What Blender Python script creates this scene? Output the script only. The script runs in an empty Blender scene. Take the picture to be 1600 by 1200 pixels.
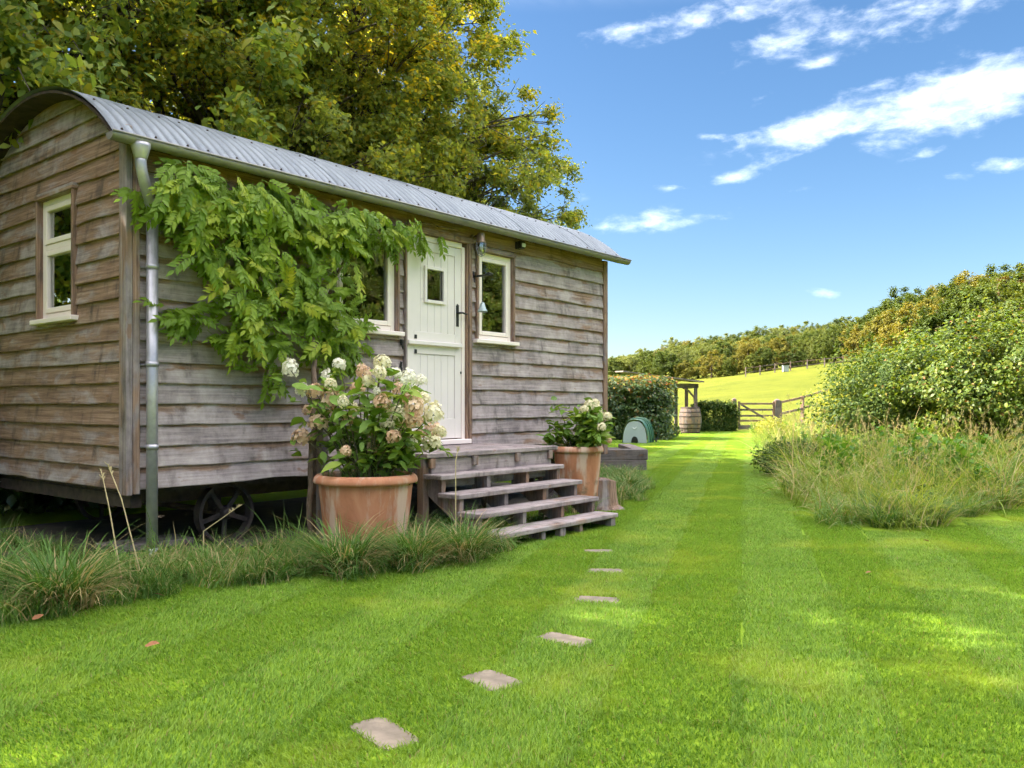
import bpy, bmesh, math, random
import numpy as np
from mathutils import Vector, Matrix, noise as mnoise
R = math.radians
SC = bpy.context.scene
COL = SC.collection
random.seed(7)

# ------------------------------------------------------------------ camera
# World frame: origin at the hut's near front corner on the ground, X along its long wall, Y into the hut, Z up.
YAW = R(-50.8)
FWD = Vector((-math.sin(YAW), math.cos(YAW), 0)); RGT = Vector((math.cos(YAW), math.sin(YAW), 0))
CAMH = 1.07
CAM = Vector((0, 0, 0)) - RGT * (-2.58) - FWD * 5.7
cam = bpy.data.cameras.new('camera'); camo = bpy.data.objects.new('camera', cam); COL.objects.link(camo)
camo.location = (CAM.x, CAM.y, CAMH); camo.rotation_euler = (R(90), 0, YAW)
cam.sensor_width = 36; cam.lens = 29.7; cam.shift_y = 0.02; cam.clip_start = 0.05; cam.clip_end = 3000
SC.camera = camo

def W(x, d, z=0.0):
    """metres right of and ahead of the photographer -> world"""
    p = CAM + RGT * x + FWD * d
    return Vector((p.x, p.y, z))

# ------------------------------------------------------------------ node helper
class E:
    """a socket with arithmetic"""
    def __init__(s, nt, sock): s.nt, s.k = nt, sock
    def _m(s, op, *o):
        n = s.nt.nodes.new('ShaderNodeMath'); n.operation = op
        for i, v in enumerate((s,) + o):
            if isinstance(v, E): s.nt.links.new(v.k, n.inputs[i])
            else: n.inputs[i].default_value = v
        return E(s.nt, n.outputs[0])
    def __add__(s, o): return s._m('ADD', o)
    def __sub__(s, o): return s._m('SUBTRACT', o)
    def __mul__(s, o): return s._m('MULTIPLY', o)
    def __truediv__(s, o): return s._m('DIVIDE', o)
    def exp(s): return s._m('EXPONENT')
    def clamp(s): return s._m('MAXIMUM', 0.0)._m('MINIMUM', 1.0)
    def step(s, a, b):
        n = s.nt.nodes.new('ShaderNodeMapRange'); n.interpolation_type = 'SMOOTHSTEP'
        s.nt.links.new(s.k, n.inputs[0]); n.inputs[1].default_value = a; n.inputs[2].default_value = b
        return E(s.nt, n.outputs[0])

def node(nt, typ, **kw):
    n = nt.nodes.new(typ)
    for k, v in kw.items():
        if k[0] == '_': setattr(n, k[1:], v)
    return n
def setin(nt, n, name, v):
    s = n.inputs[name]
    if isinstance(v, E): nt.links.new(v.k, s)
    elif isinstance(v, bpy.types.NodeSocket): nt.links.new(v, s)
    else: s.default_value = v
def noise(nt, vec, scale, detail=4, rough=.55, dist=0.0):
    n = nt.nodes.new('ShaderNodeTexNoise'); nt.links.new(vec, n.inputs['Vector'])
    n.inputs['Scale'].default_value = scale; n.inputs['Detail'].default_value = detail
    n.inputs['Roughness'].default_value = rough; n.inputs['Distortion'].default_value = dist
    return E(nt, n.outputs[0])
def mapping(nt, vec, scale=(1, 1, 1), loc=(0, 0, 0), rot=(0, 0, 0)):
    n = nt.nodes.new('ShaderNodeMapping'); nt.links.new(vec, n.inputs[0])
    n.inputs['Scale'].default_value = scale; n.inputs['Location'].default_value = loc; n.inputs['Rotation'].default_value = rot
    return n.outputs[0]
def mix(nt, f, a, b, mode='MIX'):
    n = nt.nodes.new('ShaderNodeMix'); n.data_type = 'RGBA'; n.blend_type = mode
    for i, v in ((0, f), (6, a), (7, b)):
        s = n.inputs[i]
        if isinstance(v, E): nt.links.new(v.k, s)
        elif isinstance(v, bpy.types.NodeSocket): nt.links.new(v, s)
        elif i == 0: s.default_value = v
        else: s.default_value = (*v, 1)
    return n.outputs[2]
def ramp(nt, f, stops):
    n = nt.nodes.new('ShaderNodeValToRGB'); nt.links.new(f.k, n.inputs[0])
    el = n.color_ramp.elements
    while len(el) < len(stops): el.new(0.5)
    for e, (p, c) in zip(el, stops): e.position = p; e.color = (*c, 1)
    return n.outputs[0]
def newmat(name):
    m = bpy.data.materials.new(name); m.use_nodes = True
    nt = m.node_tree; b = nt.nodes['Principled BSDF']
    return m, nt, b
def bump(nt, b, h, strength=.3, dist=.01):
    n = nt.nodes.new('ShaderNodeBump'); n.inputs['Strength'].default_value = strength; n.inputs['Distance'].default_value = dist
    nt.links.new(h.k, n.inputs['Height']); nt.links.new(n.outputs[0], b.inputs['Normal'])
def texco(nt, which='Object'):
    return nt.nodes.new('ShaderNodeTexCoord').outputs[which]
def wpos(nt):
    return nt.nodes.new('ShaderNodeNewGeometry').outputs['Position']
def attr(nt, name):
    n = nt.nodes.new('ShaderNodeAttribute'); n.attribute_name = name
    return E(nt, n.outputs['Fac'])
def orand(nt):
    return E(nt, nt.nodes.new('ShaderNodeObjectInfo').outputs['Random'])

# ------------------------------------------------------------------ sky, sun, exposure
SUN_EL = R(39.5)
_s = (RGT * -0.95 + FWD * 0.20).normalized()
SUN_DIR = Vector((_s.x * math.cos(SUN_EL), _s.y * math.cos(SUN_EL), math.sin(SUN_EL)))
world = bpy.data.worlds.new('World'); SC.world = world; world.use_nodes = True
def build_sky():
    nt = world.node_tree; nt.nodes.clear()
    out = nt.nodes.new('ShaderNodeOutputWorld'); bg = nt.nodes.new('ShaderNodeBackground')
    sky = nt.nodes.new('ShaderNodeTexSky'); sky.sky_type = 'NISHITA'; sky.sun_disc = False
    sky.sun_elevation = SUN_EL; sky.sun_rotation = math.atan2(_s.x, _s.y)
    sky.air_density = 1.0; sky.dust_density = 0.9; sky.ozone_density = 2.5; sky.altitude = 100
    d = texco(nt, 'Generated')
    sep = nt.nodes.new('ShaderNodeSeparateXYZ'); nt.links.new(d, sep.inputs[0])
    x, y, z = (E(nt, sep.outputs[i]) for i in range(3))
    az = x._m('ARCTAN2', y)                      # compass angle, 0 = +Y, clockwise
    el = z._m('ARCSINE')
    # cloud noise; the flat layer, thinning with distance, makes the added overhead cloud
    zz = z._m('MAXIMUM', 0.06)
    cv = nt.nodes.new('ShaderNodeCombineXYZ')
    nt.links.new((x / zz).k, cv.inputs[0]); nt.links.new((y / zz).k, cv.inputs[1])
    w1 = noise(nt, mapping(nt, cv.outputs[0], (1.3, 2.2, 1), rot=(0, 0, R(20))), 1.6, 9, .62, .25)
    ca = nt.nodes.new('ShaderNodeCombineXYZ'); nt.links.new(az.k, ca.inputs[0]); nt.links.new(el.k, ca.inputs[1])
    w2 = noise(nt, mapping(nt, ca.outputs[0], (9, 20, 1), rot=(0, 0, R(-14))), 1.4, 9, .63, .3)
    w3 = noise(nt, mapping(nt, ca.outputs[0], (26, 55, 1), rot=(0, 0, R(-14))), 1.2, 7, .6, .2)
    banks = None
    for (px, py, hw, hh, tilt, amp) in CLOUDS:
        u = (px - 800) / 1320; v = (632 - py) / 1320
        a0 = math.atan(u) - YAW; e0 = math.atan2(v, math.hypot(1, u))
        ka = 1320 * (1 + u * u) / hw; ke = 1320 * math.hypot(1, u) / hh
        da = az - a0; de = el - e0
        t = math.tan(R(tilt))
        p = da * ka; q = (de - da * t) * ke
        g = ((p * p + q * q) * -1.0).exp() * amp
        banks = g if banks is None else banks + g
    m = banks * 1.05 + (w2 * .6 + w3 * .4 - .5) * 3.4 - .42
    m1 = m.step(0.0, 1.15) * banks.step(.02, .45) * .14 * (w3 * 1.6 + .2)
    m2 = w1.step(.34, .62) * el.step(.43, .66)      # unseen thick overhead cloud, added to brighten the light in the shade
    msk = m1._m('MAXIMUM', m2).clamp() * .93
    # the air pales towards the horizon; whole-sky saturation as the camera recorded it
    hs = nt.nodes.new('ShaderNodeHueSaturation'); hs.inputs['Saturation'].default_value = SKY_SAT; hs.inputs['Value'].default_value = SKY_VAL
    nt.links.new(sky.outputs[0], hs.inputs['Color'])
    c = mix(nt, msk, hs.outputs[0], CLOUD_COL)
    nt.links.new(c, bg.inputs[0]); bg.inputs[1].default_value = SKY_STR
    nt.links.new(bg.outputs[0], out.inputs[0])
CLOUDS = [  # px, py in the view, half width, half height, tilt (deg), strength
    (1400, 170, 230, 46, 9, 1.0), (1540, 150, 130, 46, 8, .9), (1250, 205, 90, 18, 6, .7),
    (1440, 18, 200, 36, 6, 1.0), (1130, 20, 190, 26, 8, .9), (1220, 58, 75, 22, 10, .9), (950, 50, 80, 12, 8, .6),
    (1535, 268, 95, 16, 6, .85), (1010, 348, 100, 20, 4, .85), (1160, 272, 55, 11, 14, .75), (1160, 325, 50, 12, 12, .55),
    (1045, 295, 28, 8, 2, .8), (1288, 459, 30, 9, -6, 1.0), (1268, 102, 38, 10, 4, .75), (1170, 160, 65, 16, 8, .55),
    (1455, 239, 42, 9, 8, .7), (930, 310, 60, 16, 10, .5), (1255, 297, 40, 9, 6, .45), (1115, 214, 34, 6, -4, .5)]
SKY_SAT = 1.20; SKY_VAL = .168; SKY_STR = 0.13; CLOUD_COL = (5.6, 5.55, 5.5)
build_sky()
sun = bpy.data.lights.new('sun', 'SUN'); suno = bpy.data.objects.new('sun', sun); COL.objects.link(suno)
sun.energy = 2.6; sun.angle = R(0.53); sun.color = (1.0, 0.90, 0.72)
suno.rotation_euler = (-SUN_DIR).to_track_quat('-Z', 'Y').to_euler(); suno.location = (-20, 20, 40)
vs = SC.view_settings
vs.view_transform = 'Standard'; vs.look = 'None'; vs.gamma = 1; vs.use_curve_mapping = False; vs.exposure = 3.32
SC.display_settings.display_device = 'sRGB'
cy = SC.cycles
cy.use_denoising = True
try: cy.denoiser = 'OPENIMAGEDENOISE'; cy.denoising_input_passes = 'RGB_ALBEDO_NORMAL'
except Exception: pass
cy.use_light_tree = False; world.cycles.sampling_method = 'MANUAL'; world.cycles.sample_map_resolution = 512
cy.use_adaptive_sampling = True; cy.adaptive_threshold = .02; cy.adaptive_min_samples = 12
cy.max_bounces = 5; cy.diffuse_bounces = 3; cy.glossy_bounces = 2; cy.transmission_bounces = 4; cy.transparent_max_bounces = 6
cy.caustics_reflective = False; cy.caustics_refractive = False; cy.sample_clamp_indirect = 6

# ------------------------------------------------------------------ object helpers
def tag(o, label=None, cat=None, group=None, kind=None):
    if label: o['label'] = label
    if cat: o['category'] = cat
    if group: o['group'] = group
    if kind: o['kind'] = kind
    return o
def link(name, mesh, parent=None, mat=None, loc=None, rot=None, scale=None):
    o = bpy.data.objects.new(name, mesh); COL.objects.link(o)
    if mat is not None and not mesh.materials: mesh.materials.append(mat)
    if parent is not None: o.parent = parent
    if loc is not None: o.location = loc
    if rot is not None: o.rotation_euler = rot
    if scale is not None: o.scale = scale if hasattr(scale, '__len__') else (scale,) * 3
    return o
def empty(name, loc=(0, 0, 0), rz=0.0):
    o = bpy.data.objects.new(name, None); COL.objects.link(o); o.location = loc; o.rotation_euler = (0, 0, rz)
    o.empty_display_size = .1
    return o
def omat(o, mat):
    """material on the object, not on the shared mesh"""
    if not o.data.materials: o.data.materials.append(mat)
    o.material_slots[0].link = 'OBJECT'; o.material_slots[0].material = mat
    return o

class MB:
    def __init__(s): s.v = []; s.f = []
    def add(s, vs, fs):
        b = len(s.v); s.v += [tuple(v) for v in vs]; s.f += [tuple(i + b for i in f) for f in fs]; return s
    def box(s, x0, x1, y0, y1, z0, z1):
        return s.add([(x0, y0, z0), (x1, y0, z0), (x1, y1, z0), (x0, y1, z0), (x0, y0, z1), (x1, y0, z1), (x1, y1, z1), (x0, y1, z1)],
                     [(0, 3, 2, 1), (4, 5, 6, 7), (0, 1, 5, 4), (1, 2, 6, 5), (2, 3, 7, 6), (3, 0, 4, 7)])
    def beam(s, a, b, w, h, up=(0, 0, 1)):
        a, b = Vector(a), Vector(b); d = (b - a).normalized(); up = Vector(up)
        r = d.cross(up).normalized() * (w / 2); u = r.cross(d).normalized() * (h / 2)
        c = [(-1, -1), (1, -1), (1, 1), (-1, 1)]
        vs = [a + r * i + u * j for i, j in c] + [b + r * i + u * j for i, j in c]
        return s.add(vs, [(0, 1, 2, 3), (7, 6, 5, 4), (0, 4, 5, 1), (1, 5, 6, 2), (2, 6, 7, 3), (3, 7, 4, 0)])
    def tube(s, pts, rad, n=8, cap=True):
        pts = [Vector(p) for p in pts]
        if not hasattr(rad, '__len__'): rad = [rad] * len(pts)
        vs = []; ref = Vector((0.13, 0.31, 0.94))
        for i, p in enumerate(pts):
            t = (pts[min(i + 1, len(pts) - 1)] - pts[max(i - 1, 0)]).normalized()
            if abs(t.dot(ref)) > .95: ref = Vector((1, 0.1, 0))
            a = t.cross(ref).normalized(); b = t.cross(a); ref = -a.cross(t) if False else ref
            for k in range(n):
                q = 2 * math.pi * k / n; vs.append(p + (a * math.cos(q) + b * math.sin(q)) * rad[i])
        fs = [(i * n + k, i * n + (k + 1) % n, (i + 1) * n + (k + 1) % n, (i + 1) * n + k) for i in range(len(pts) - 1) for k in range(n)]
        if cap: fs += [tuple(range(n))[::-1], tuple((len(pts) - 1) * n + k for k in range(n))]
        return s.add(vs, fs)
    def lathe(s, prof, n=24, c=(0, 0, 0), a0=0, a1=2 * math.pi, close=True):
        vs = []; full = abs(a1 - a0 - 2 * math.pi) < 1e-4; m = n if full else n + 1
        for r, z in prof:
            for k in range(m):
                q = a0 + (a1 - a0) * k / n; vs.append((c[0] + r * math.cos(q), c[1] + r * math.sin(q), c[2] + z))
        fs = [(i * m + k, i * m + (k + 1) % m, (i + 1) * m + (k + 1) % m, (i + 1) * m + k) for i in range(len(prof) - 1) for k in range(m if full else n)]
        return s.add(vs, fs)
    def mesh(s, name, smooth=False, bevel=0.0, seg=1):
        me = bpy.data.meshes.new(name); me.from_pydata(s.v, [], s.f)
        bm = bmesh.new(); bm.from_mesh(me)
        bmesh.ops.recalc_face_normals(bm, faces=bm.faces)
        if bevel: bmesh.ops.bevel(bm, geom=list(bm.edges), offset=bevel, segments=seg, affect='EDGES', profile=.6)
        bm.to_mesh(me); bm.free()
        if smooth: me.polygons.foreach_set('use_smooth', [True] * len(me.polygons))
        return me
    def obj(s, name, mat, parent=None, smooth=False, bevel=0.0, seg=1, loc=None, rot=None):
        return link(name, s.mesh(name, smooth, bevel, seg), parent, mat, loc, rot)
def box(name, x0, x1, y0, y1, z0, z1, mat, parent=None, bevel=.004):
    return MB().box(x0, x1, y0, y1, z0, z1).obj(name, mat, parent, bevel=bevel)

def np_mesh(name, V, F, attrs=None, smooth=False):
    V = np.asarray(V, np.float32); F = np.asarray(F, np.int32); k = F.shape[1]
    me = bpy.data.meshes.new(name)
    me.vertices.add(len(V)); me.vertices.foreach_set('co', V.ravel())
    me.loops.add(F.size); me.loops.foreach_set('vertex_index', F.ravel())
    me.polygons.add(len(F)); me.polygons.foreach_set('loop_start', np.arange(0, F.size, k, dtype=np.int32))
    try: me.polygons.foreach_set('loop_total', np.full(len(F), k, np.int32))
    except Exception: pass
    for nme, a in (attrs or {}).items():
        at = me.attributes.new(nme, 'FLOAT', 'POINT'); at.data.foreach_set('value', np.asarray(a, np.float32))
    me.update(calc_edges=True)
    if smooth: me.polygons.foreach_set('use_smooth', np.ones(len(F), bool))
    return me

# ---- leaves: template (verts, tris/quads) stamped at many places
LEAF4 = (np.array([(0, 0, 0), (.32, .42, .07), (0, 1, -.08), (-.32, .42, .07)]), np.array([(0, 1, 2, 3)]))
LEAF6 = (np.array([(0, 0, 0), (.30, .25, .06), (.34, .55, .07), (0, 1.05, -.14), (-.34, .55, .07), (-.30, .25, .06), (0, .5, 0.0)]),
         np.array([(0, 1, 6), (1, 2, 6), (2, 3, 6), (3, 4, 6), (4, 5, 6), (5, 0, 6)]))
def rotmats(rng, n, up=0.35, down=0.0, out=None, outw=0.0):
    """frames for n leaves: local Z = leaf normal, local Y = tip"""
    nz = rng.normal(size=(n, 3)); nz /= np.linalg.norm(nz, axis=1)[:, None]
    nz[:, 2] = np.abs(nz[:, 2]) * 1.0 + up
    if out is not None: nz = nz + out * outw
    nz /= np.linalg.norm(nz, axis=1)[:, None]
    t = rng.normal(size=(n, 3)); t[:, 2] -= down
    t -= nz * (t * nz).sum(1)[:, None]; t /= np.linalg.norm(t, axis=1)[:, None] + 1e-9
    x = np.cross(t, nz)
    return np.stack([x, t, nz], axis=2)
def stamp(tmpl, P, M, S):
    T, F = tmpl; n = len(P)
    V = np.einsum('nij,kj->nki', M, T) * np.asarray(S).reshape(-1, 1, 1) + P[:, None, :]
    FF = (F[None] + (np.arange(n) * len(T))[:, None, None]).reshape(-1, F.shape[1])
    return V.reshape(-1, 3), FF, len(T)
def leaf_mesh(name, rng, P, size, up=.35, down=.3, out=None, outw=0.0, tmpl=LEAF4):
    n = len(P); S = size * rng.uniform(.5, 1.3, n)
    V, F, k = stamp(tmpl, P, rotmats(rng, n, up, down, out, outw), S)
    return np_mesh(name, V, F, {'rnd': np.repeat(rng.random(n), k)})

def scatter(name, pts, rots, scl, idx, protos):
    """many instances of a few small meshes as ONE object (for what nobody could count)"""
    pts = np.asarray(pts, np.float32); n = len(pts)
    me = bpy.data.meshes.new(name); me.vertices.add(n); me.vertices.foreach_set('co', pts.ravel())
    a = me.attributes.new('rot', 'FLOAT_VECTOR', 'POINT'); a.data.foreach_set('vector', np.asarray(rots, np.float32).ravel())
    a = me.attributes.new('scl', 'FLOAT', 'POINT'); a.data.foreach_set('value', np.asarray(scl, np.float32))
    a = me.attributes.new('pick', 'INT', 'POINT'); a.data.foreach_set('value', np.asarray(idx, np.int32))
    o = bpy.data.objects.new(name, me); COL.objects.link(o)
    ng = bpy.data.node_groups.new(name, 'GeometryNodeTree')
    ng.interface.new_socket('Geometry', in_out='INPUT', socket_type='NodeSocketGeometry')
    ng.interface.new_socket('Geometry', in_out='OUTPUT', socket_type='NodeSocketGeometry')
    gi = ng.nodes.new('NodeGroupInput'); go = ng.nodes.new('NodeGroupOutput')
    iop = ng.nodes.new('GeometryNodeInstanceOnPoints'); jn = ng.nodes.new('GeometryNodeJoinGeometry')
    for p in protos:
        oi = ng.nodes.new('GeometryNodeObjectInfo'); oi.inputs['Object'].default_value = p; oi.inputs['As Instance'].default_value = True
        ng.links.new(oi.outputs['Geometry'], jn.inputs[0])
    def na(nm, t):
        q = ng.nodes.new('GeometryNodeInputNamedAttribute'); q.data_type = t; q.inputs['Name'].default_value = nm
        return q.outputs['Attribute']
    e2r = ng.nodes.new('FunctionNodeEulerToRotation'); ng.links.new(na('rot', 'FLOAT_VECTOR'), e2r.inputs[0])
    ng.links.new(gi.outputs[0], iop.inputs['Points']); ng.links.new(jn.outputs[0], iop.inputs['Instance'])
    iop.inputs['Pick Instance'].default_value = True
    ng.links.new(na('pick', 'INT'), iop.inputs['Instance Index'])
    ng.links.new(e2r.outputs[0], iop.inputs['Rotation']); ng.links.new(na('scl', 'FLOAT'), iop.inputs['Scale'])
    ng.links.new(iop.outputs[0], go.inputs[0])
    md = o.modifiers.new('scatter', 'NODES'); md.node_group = ng
    return o
def proto(name, mesh, mat):
    mesh.materials.append(mat); return bpy.data.objects.new(name, mesh)      # not linked into the scene: only a source for scatter

def blades(rng, n, spread, h, w, lean, curl, seg=3, base=None, lean_dir=None, fan=.9):
    """n grass blades as tapered curved strips (triangles). lean: how far tips travel outwards, curl: droop"""
    if base is None:
        r = spread * np.sqrt(rng.random(n)); a = rng.random(n) * 2 * np.pi
        base = np.stack([r * np.cos(a), r * np.sin(a), np.zeros(n)], 1)
    n = len(base)
    H = rng.uniform(h[0], h[1], n); Wd = rng.uniform(w[0], w[1], n)
    az = rng.random(n) * 2 * np.pi
    if spread: # lean mostly outwards from the tuft's middle
        a2 = np.arctan2(base[:, 1], base[:, 0]); az = a2 + rng.normal(0, fan, n)
    d = np.stack([np.cos(az), np.sin(az), np.zeros(n)], 1) * (lean * rng.uniform(.2, 1.2, n))[:, None]
    if lean_dir is not None: d = d + np.asarray(lean_dir)[None]
    side = np.stack([-np.sin(az + rng.normal(0, .8, n)), np.cos(az), np.zeros(n)], 1); side /= np.linalg.norm(side, axis=1)[:, None]
    cu = curl * rng.uniform(.3, 1.3, n)
    rows = []
    for i in range(seg + 1):
        t = i / seg
        c = base + np.stack([d[:, 0] * t ** 1.6 * H, d[:, 1] * t ** 1.6 * H, H * (t - cu * t ** 2.6)], 1)
        if i < seg:
            ww = (Wd * (1 - .55 * t))[:, None] / 2
            rows += [c - side * ww, c + side * ww]
        else: rows.append(c)
    V = np.stack(rows, 1); k = V.shape[1]; f = []
    for i in range(seg - 1): b = 2 * i; f += [(b, b + 1, b + 3), (b, b + 3, b + 2)]
    b = 2 * (seg - 1); f.append((b, b + 1, b + 2))
    F = (np.array(f)[None] + (np.arange(n) * k)[:, None, None]).reshape(-1, 3)
    return V.reshape(-1, 3), F, np.repeat(rng.random(n), k)
def merge(parts):
    Vs, Fs, As, o = [], [], [], 0
    for V, F, A in parts: Vs.append(V); Fs.append(F + o); As.append(A); o += len(V)
    return np.concatenate(Vs), np.concatenate(Fs), np.concatenate(As)

# ------------------------------------------------------------------ materials
def plain(name, col, rough=.6, metal=0.0, var=.25, scale=8.0, bmp=0.0, spec=.5):
    m, nt, b = newmat(name)
    v = texco(nt); n = noise(nt, v, scale, 5, .6)
    k = 1 - var; c0 = tuple(c * k for c in col); c1 = tuple(min(1, c * (1 + var)) for c in col)
    nt.links.new(ramp(nt, n, [(.3, c0), (.7, c1)]), b.inputs['Base Color'])
    b.inputs['Roughness'].default_value = rough; b.inputs['Metallic'].default_value = metal; b.inputs['Specular IOR Level'].default_value = spec
    if bmp: bump(nt, b, noise(nt, v, scale * 6, 4), bmp, .004)
    return m
def foliage(name, stops, transl=.35, rough=.5, patch=None, patch_scale=.5, patch_lo=.5, patch_hi=.7, tcol=None, objvar=0.0, spec=.2):
    """leaf: glossy-ish front, light passing through; colour differs from leaf to leaf, and in patches where the tree turns"""
    m, nt, b = newmat(name)
    r = attr(nt, 'rnd')
    if objvar: r = (r * (1 - objvar) + orand(nt) * objvar)
    c = ramp(nt, r, stops)
    if patch:
        n = noise(nt, wpos(nt), patch_scale, 3, .6) * .8 + attr(nt, 'rnd') * .2
        sz = nt.nodes.new('ShaderNodeSeparateXYZ'); nt.links.new(wpos(nt), sz.inputs[0]); n = n + (E(nt, sz.outputs[2]) - 5.0) * .028      # sunlit yellow painted into the leaf colour towards the crown tops
        c = mix(nt, n.step(patch_lo, patch_hi), c, patch)
    nt.links.new(c, b.inputs['Base Color']); b.inputs['Roughness'].default_value = rough; b.inputs['Specular IOR Level'].default_value = spec
    t = nt.nodes.new('ShaderNodeBsdfTranslucent')
    tc = mix(nt, 1.0, c, tcol or (1.5, 1.35, .55), 'MULTIPLY'); nt.links.new(tc, t.inputs[0])
    ms = nt.nodes.new('ShaderNodeMixShader'); ms.inputs[0].default_value = transl
    nt.links.new(b.outputs[0], ms.inputs[1]); nt.links.new(t.outputs[0], ms.inputs[2])
    nt.links.new(ms.outputs[0], nt.nodes['Material Output'].inputs[0])
    return m

def weathered(name, axis='x', brown=.5, light=1.0, lap=False):
    """silvered oak: grain along the board, brown where the weather has not reached, dark runs and stains"""
    m, nt, b = newmat(name)
    v = texco(nt)
    rn = orand(nt); cb = nt.nodes.new('ShaderNodeCombineXYZ')
    for i in range(3): nt.links.new((rn * (17.0 + 9 * i)).k, cb.inputs[i])
    va = nt.nodes.new('ShaderNodeVectorMath'); va.operation = 'ADD'; nt.links.new(v, va.inputs[0]); nt.links.new(cb.outputs[0], va.inputs[1])
    v2 = va.outputs[0]
    s_g = {'x': (1.2, 30, 34), 'y': (30, 1.2, 34), 'z': (34, 34, 1.2)}[axis]
    s_c = {'x': (2.2, 6, 6), 'y': (6, 2.2, 6), 'z': (6, 6, 2.2)}[axis]
    s_r = (8, 8, 2.6)
    g = noise(nt, mapping(nt, v2, s_g), 1.6, 8, .68, .35)            # grain
    cl = noise(nt, mapping(nt, v2, s_c), 1.0, 6, .62, .6)            # cloudy weathering
    rr = noise(nt, mapping(nt, v2, s_r), 1.0, 5, .6)                 # runs down the face
    sp = noise(nt, mapping(nt, v2, (1, 1, 1)), 45, 3, .6)
    gm = g * .45 + noise(nt, mapping(nt, v2, (5, 5, 4)), 1.0, 7, .68, .3) * .55
    grey = ramp(nt, gm, [(.34, tuple(light * c for c in (.105, .085, .086))), (.5, tuple(light * c for c in (.236, .192, .190))), (.66, tuple(light * c for c in (.368, .310, .300)))])
    brn = ramp(nt, g, [(.30, (.105, .062, .044)), (.52, (.255, .155, .108)), (.72, (.39, .265, .20))])
    sx = nt.nodes.new('ShaderNodeSeparateXYZ'); nt.links.new(v, sx.inputs[0])
    tt = ((E(nt, sx.outputs[2]) - .493) / .1445)._m('FRACT')           # height within one board's exposure: greener wood survives under the lap
    f = (cl - .5) * 2.4 + (rn - .5) * .5 + brown - .12
    if lap: f = f + tt.step(.55, 1.0) * (noise(nt, mapping(nt, v2, (2.5, 2.5, .5)), 1.0, 3) - .36) * 3.6
    c = mix(nt, f.step(.12, .62), grey, brn)
    dk = rr.step(.50, .70) * cl.step(.38, .6)
    c = mix(nt, dk * .74, c, (.052, .043, .041))
    c = mix(nt, sp.step(.62, .76) * .2, c, (.36, .32, .29))
    c = mix(nt, noise(nt, mapping(nt, v2, s_c), 2.7, 3, .5).step(.66, .74) * .55, c, (.20, .085, .032))
    nt.links.new(c, b.inputs['Base Color']); b.inputs['Roughness'].default_value = .82; b.inputs['Specular IOR Level'].default_value = .25
    bump(nt, b, g * .7 + sp * .3, .55, .006)
    return m
M = {}
M['oak_front'] = weathered('weathered_oak_front', 'x', .13, 1.42, True)
M['oak_end'] = weathered('weathered_oak_end', 'y', .47, 1.25, True)
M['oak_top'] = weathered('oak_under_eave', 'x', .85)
M['oak_post'] = weathered('oak_post', 'z', .45, .95)
M['oak_trim'] = weathered('oak_trim', 'z', .62, 1.0)
M['oak_trimx'] = weathered('oak_trim_level', 'x', .66, 1.0)
M['oak_step'] = weathered('oak_step', 'x', .16, 1.18)
M['oak_dark'] = weathered('oak_sleeper', 'x', .12, .72)
M['oak_far'] = weathered('oak_far', 'z', .42, .55)
M['white'] = plain('cream_paint', (.83, .71, .67), .45, var=.05, scale=3)
M['sage'] = plain('sage_paint', (.73, .655, .635), .42, var=.05, scale=2.5)
M['zinc'] = plain('zinc', (.39, .37, .405), .36, .5, .16, 14)
M['gutter'] = plain('zinc_gutter', (.24, .215, .215), .45, .3, .14, 10)
M['iron'] = plain('black_iron', (.022, .022, .024), .5, .3, .3, 20)
M['steel'] = plain('dark_rusty_steel', (.05, .034, .028), .75, .3, .5, 14, .3)
M['tyre'] = plain('cast_iron_rim', (.045, .033, .032), .7, .2, .4, 14, .2)
M['black'] = plain('black_plastic', (.012, .012, .013), .4, var=.1)
M['whiteplastic'] = plain('white_plastic', (.75, .76, .76), .35, var=.04)
M['lining'] = plain('interior_boarding', (.09, .08, .07), .7, var=.1)
M['curtain'] = plain('curtain_linen', (.55, .53, .50), .9, var=.08)
M['bark'] = plain('bark', (.085, .066, .048), .9, var=.5, scale=7, bmp=.9)
M['stem'] = plain('green_brown_stem', (.10, .085, .04), .8, var=.35, scale=12)
M['vinestem'] = plain('vine_stem', (.13, .085, .055), .85, var=.4, scale=16, bmp=.6)
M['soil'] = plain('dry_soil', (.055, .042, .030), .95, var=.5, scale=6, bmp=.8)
M['bell'] = plain('verdigris_bell', (.34, .40, .41), .5, .5, .25, 30)
M['copper'] = plain('brown_lamp_cap', (.30, .21, .16), .5, .5, .3, 20)
M['stone'] = plain('sandstone_paver', (.215, .168, .125), .9, var=.35, scale=9, bmp=.5)
M['coopgreen'] = plain('green_plastic', (.030, .105, .060), .38, var=.12, scale=4)
M['coopgrey'] = plain('grey_plastic', (.33, .38, .40), .45, var=.08, scale=4)

def roofmat():
    m, nt, b = newmat('galvanised_corrugated')
    v = texco(nt); n = noise(nt, mapping(nt, v, (3, 1.2, 1.2)), 2.0, 6, .6); s = noise(nt, v, 60, 3, .6)
    c = ramp(nt, n * .75 + s * .25, [(.35, (.120, .138, .165)), (.5, (.165, .185, .215)), (.65, (.22, .24, .27))])
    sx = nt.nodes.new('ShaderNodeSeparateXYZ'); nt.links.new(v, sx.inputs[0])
    val = (E(nt, sx.outputs[0]) * (2 * math.pi / .07737))._m('COSINE') * -.5 + .5      # light and dark of the ribs painted into the colour: valleys darkened
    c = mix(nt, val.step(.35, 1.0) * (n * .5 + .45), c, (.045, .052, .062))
    nt.links.new(c, b.inputs['Base Color']); b.inputs['Metallic'].default_value = .6
    r = n * .25 + .33; nt.links.new(r.k, b.inputs['Roughness'])
    return m
M['roof'] = roofmat()
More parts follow.
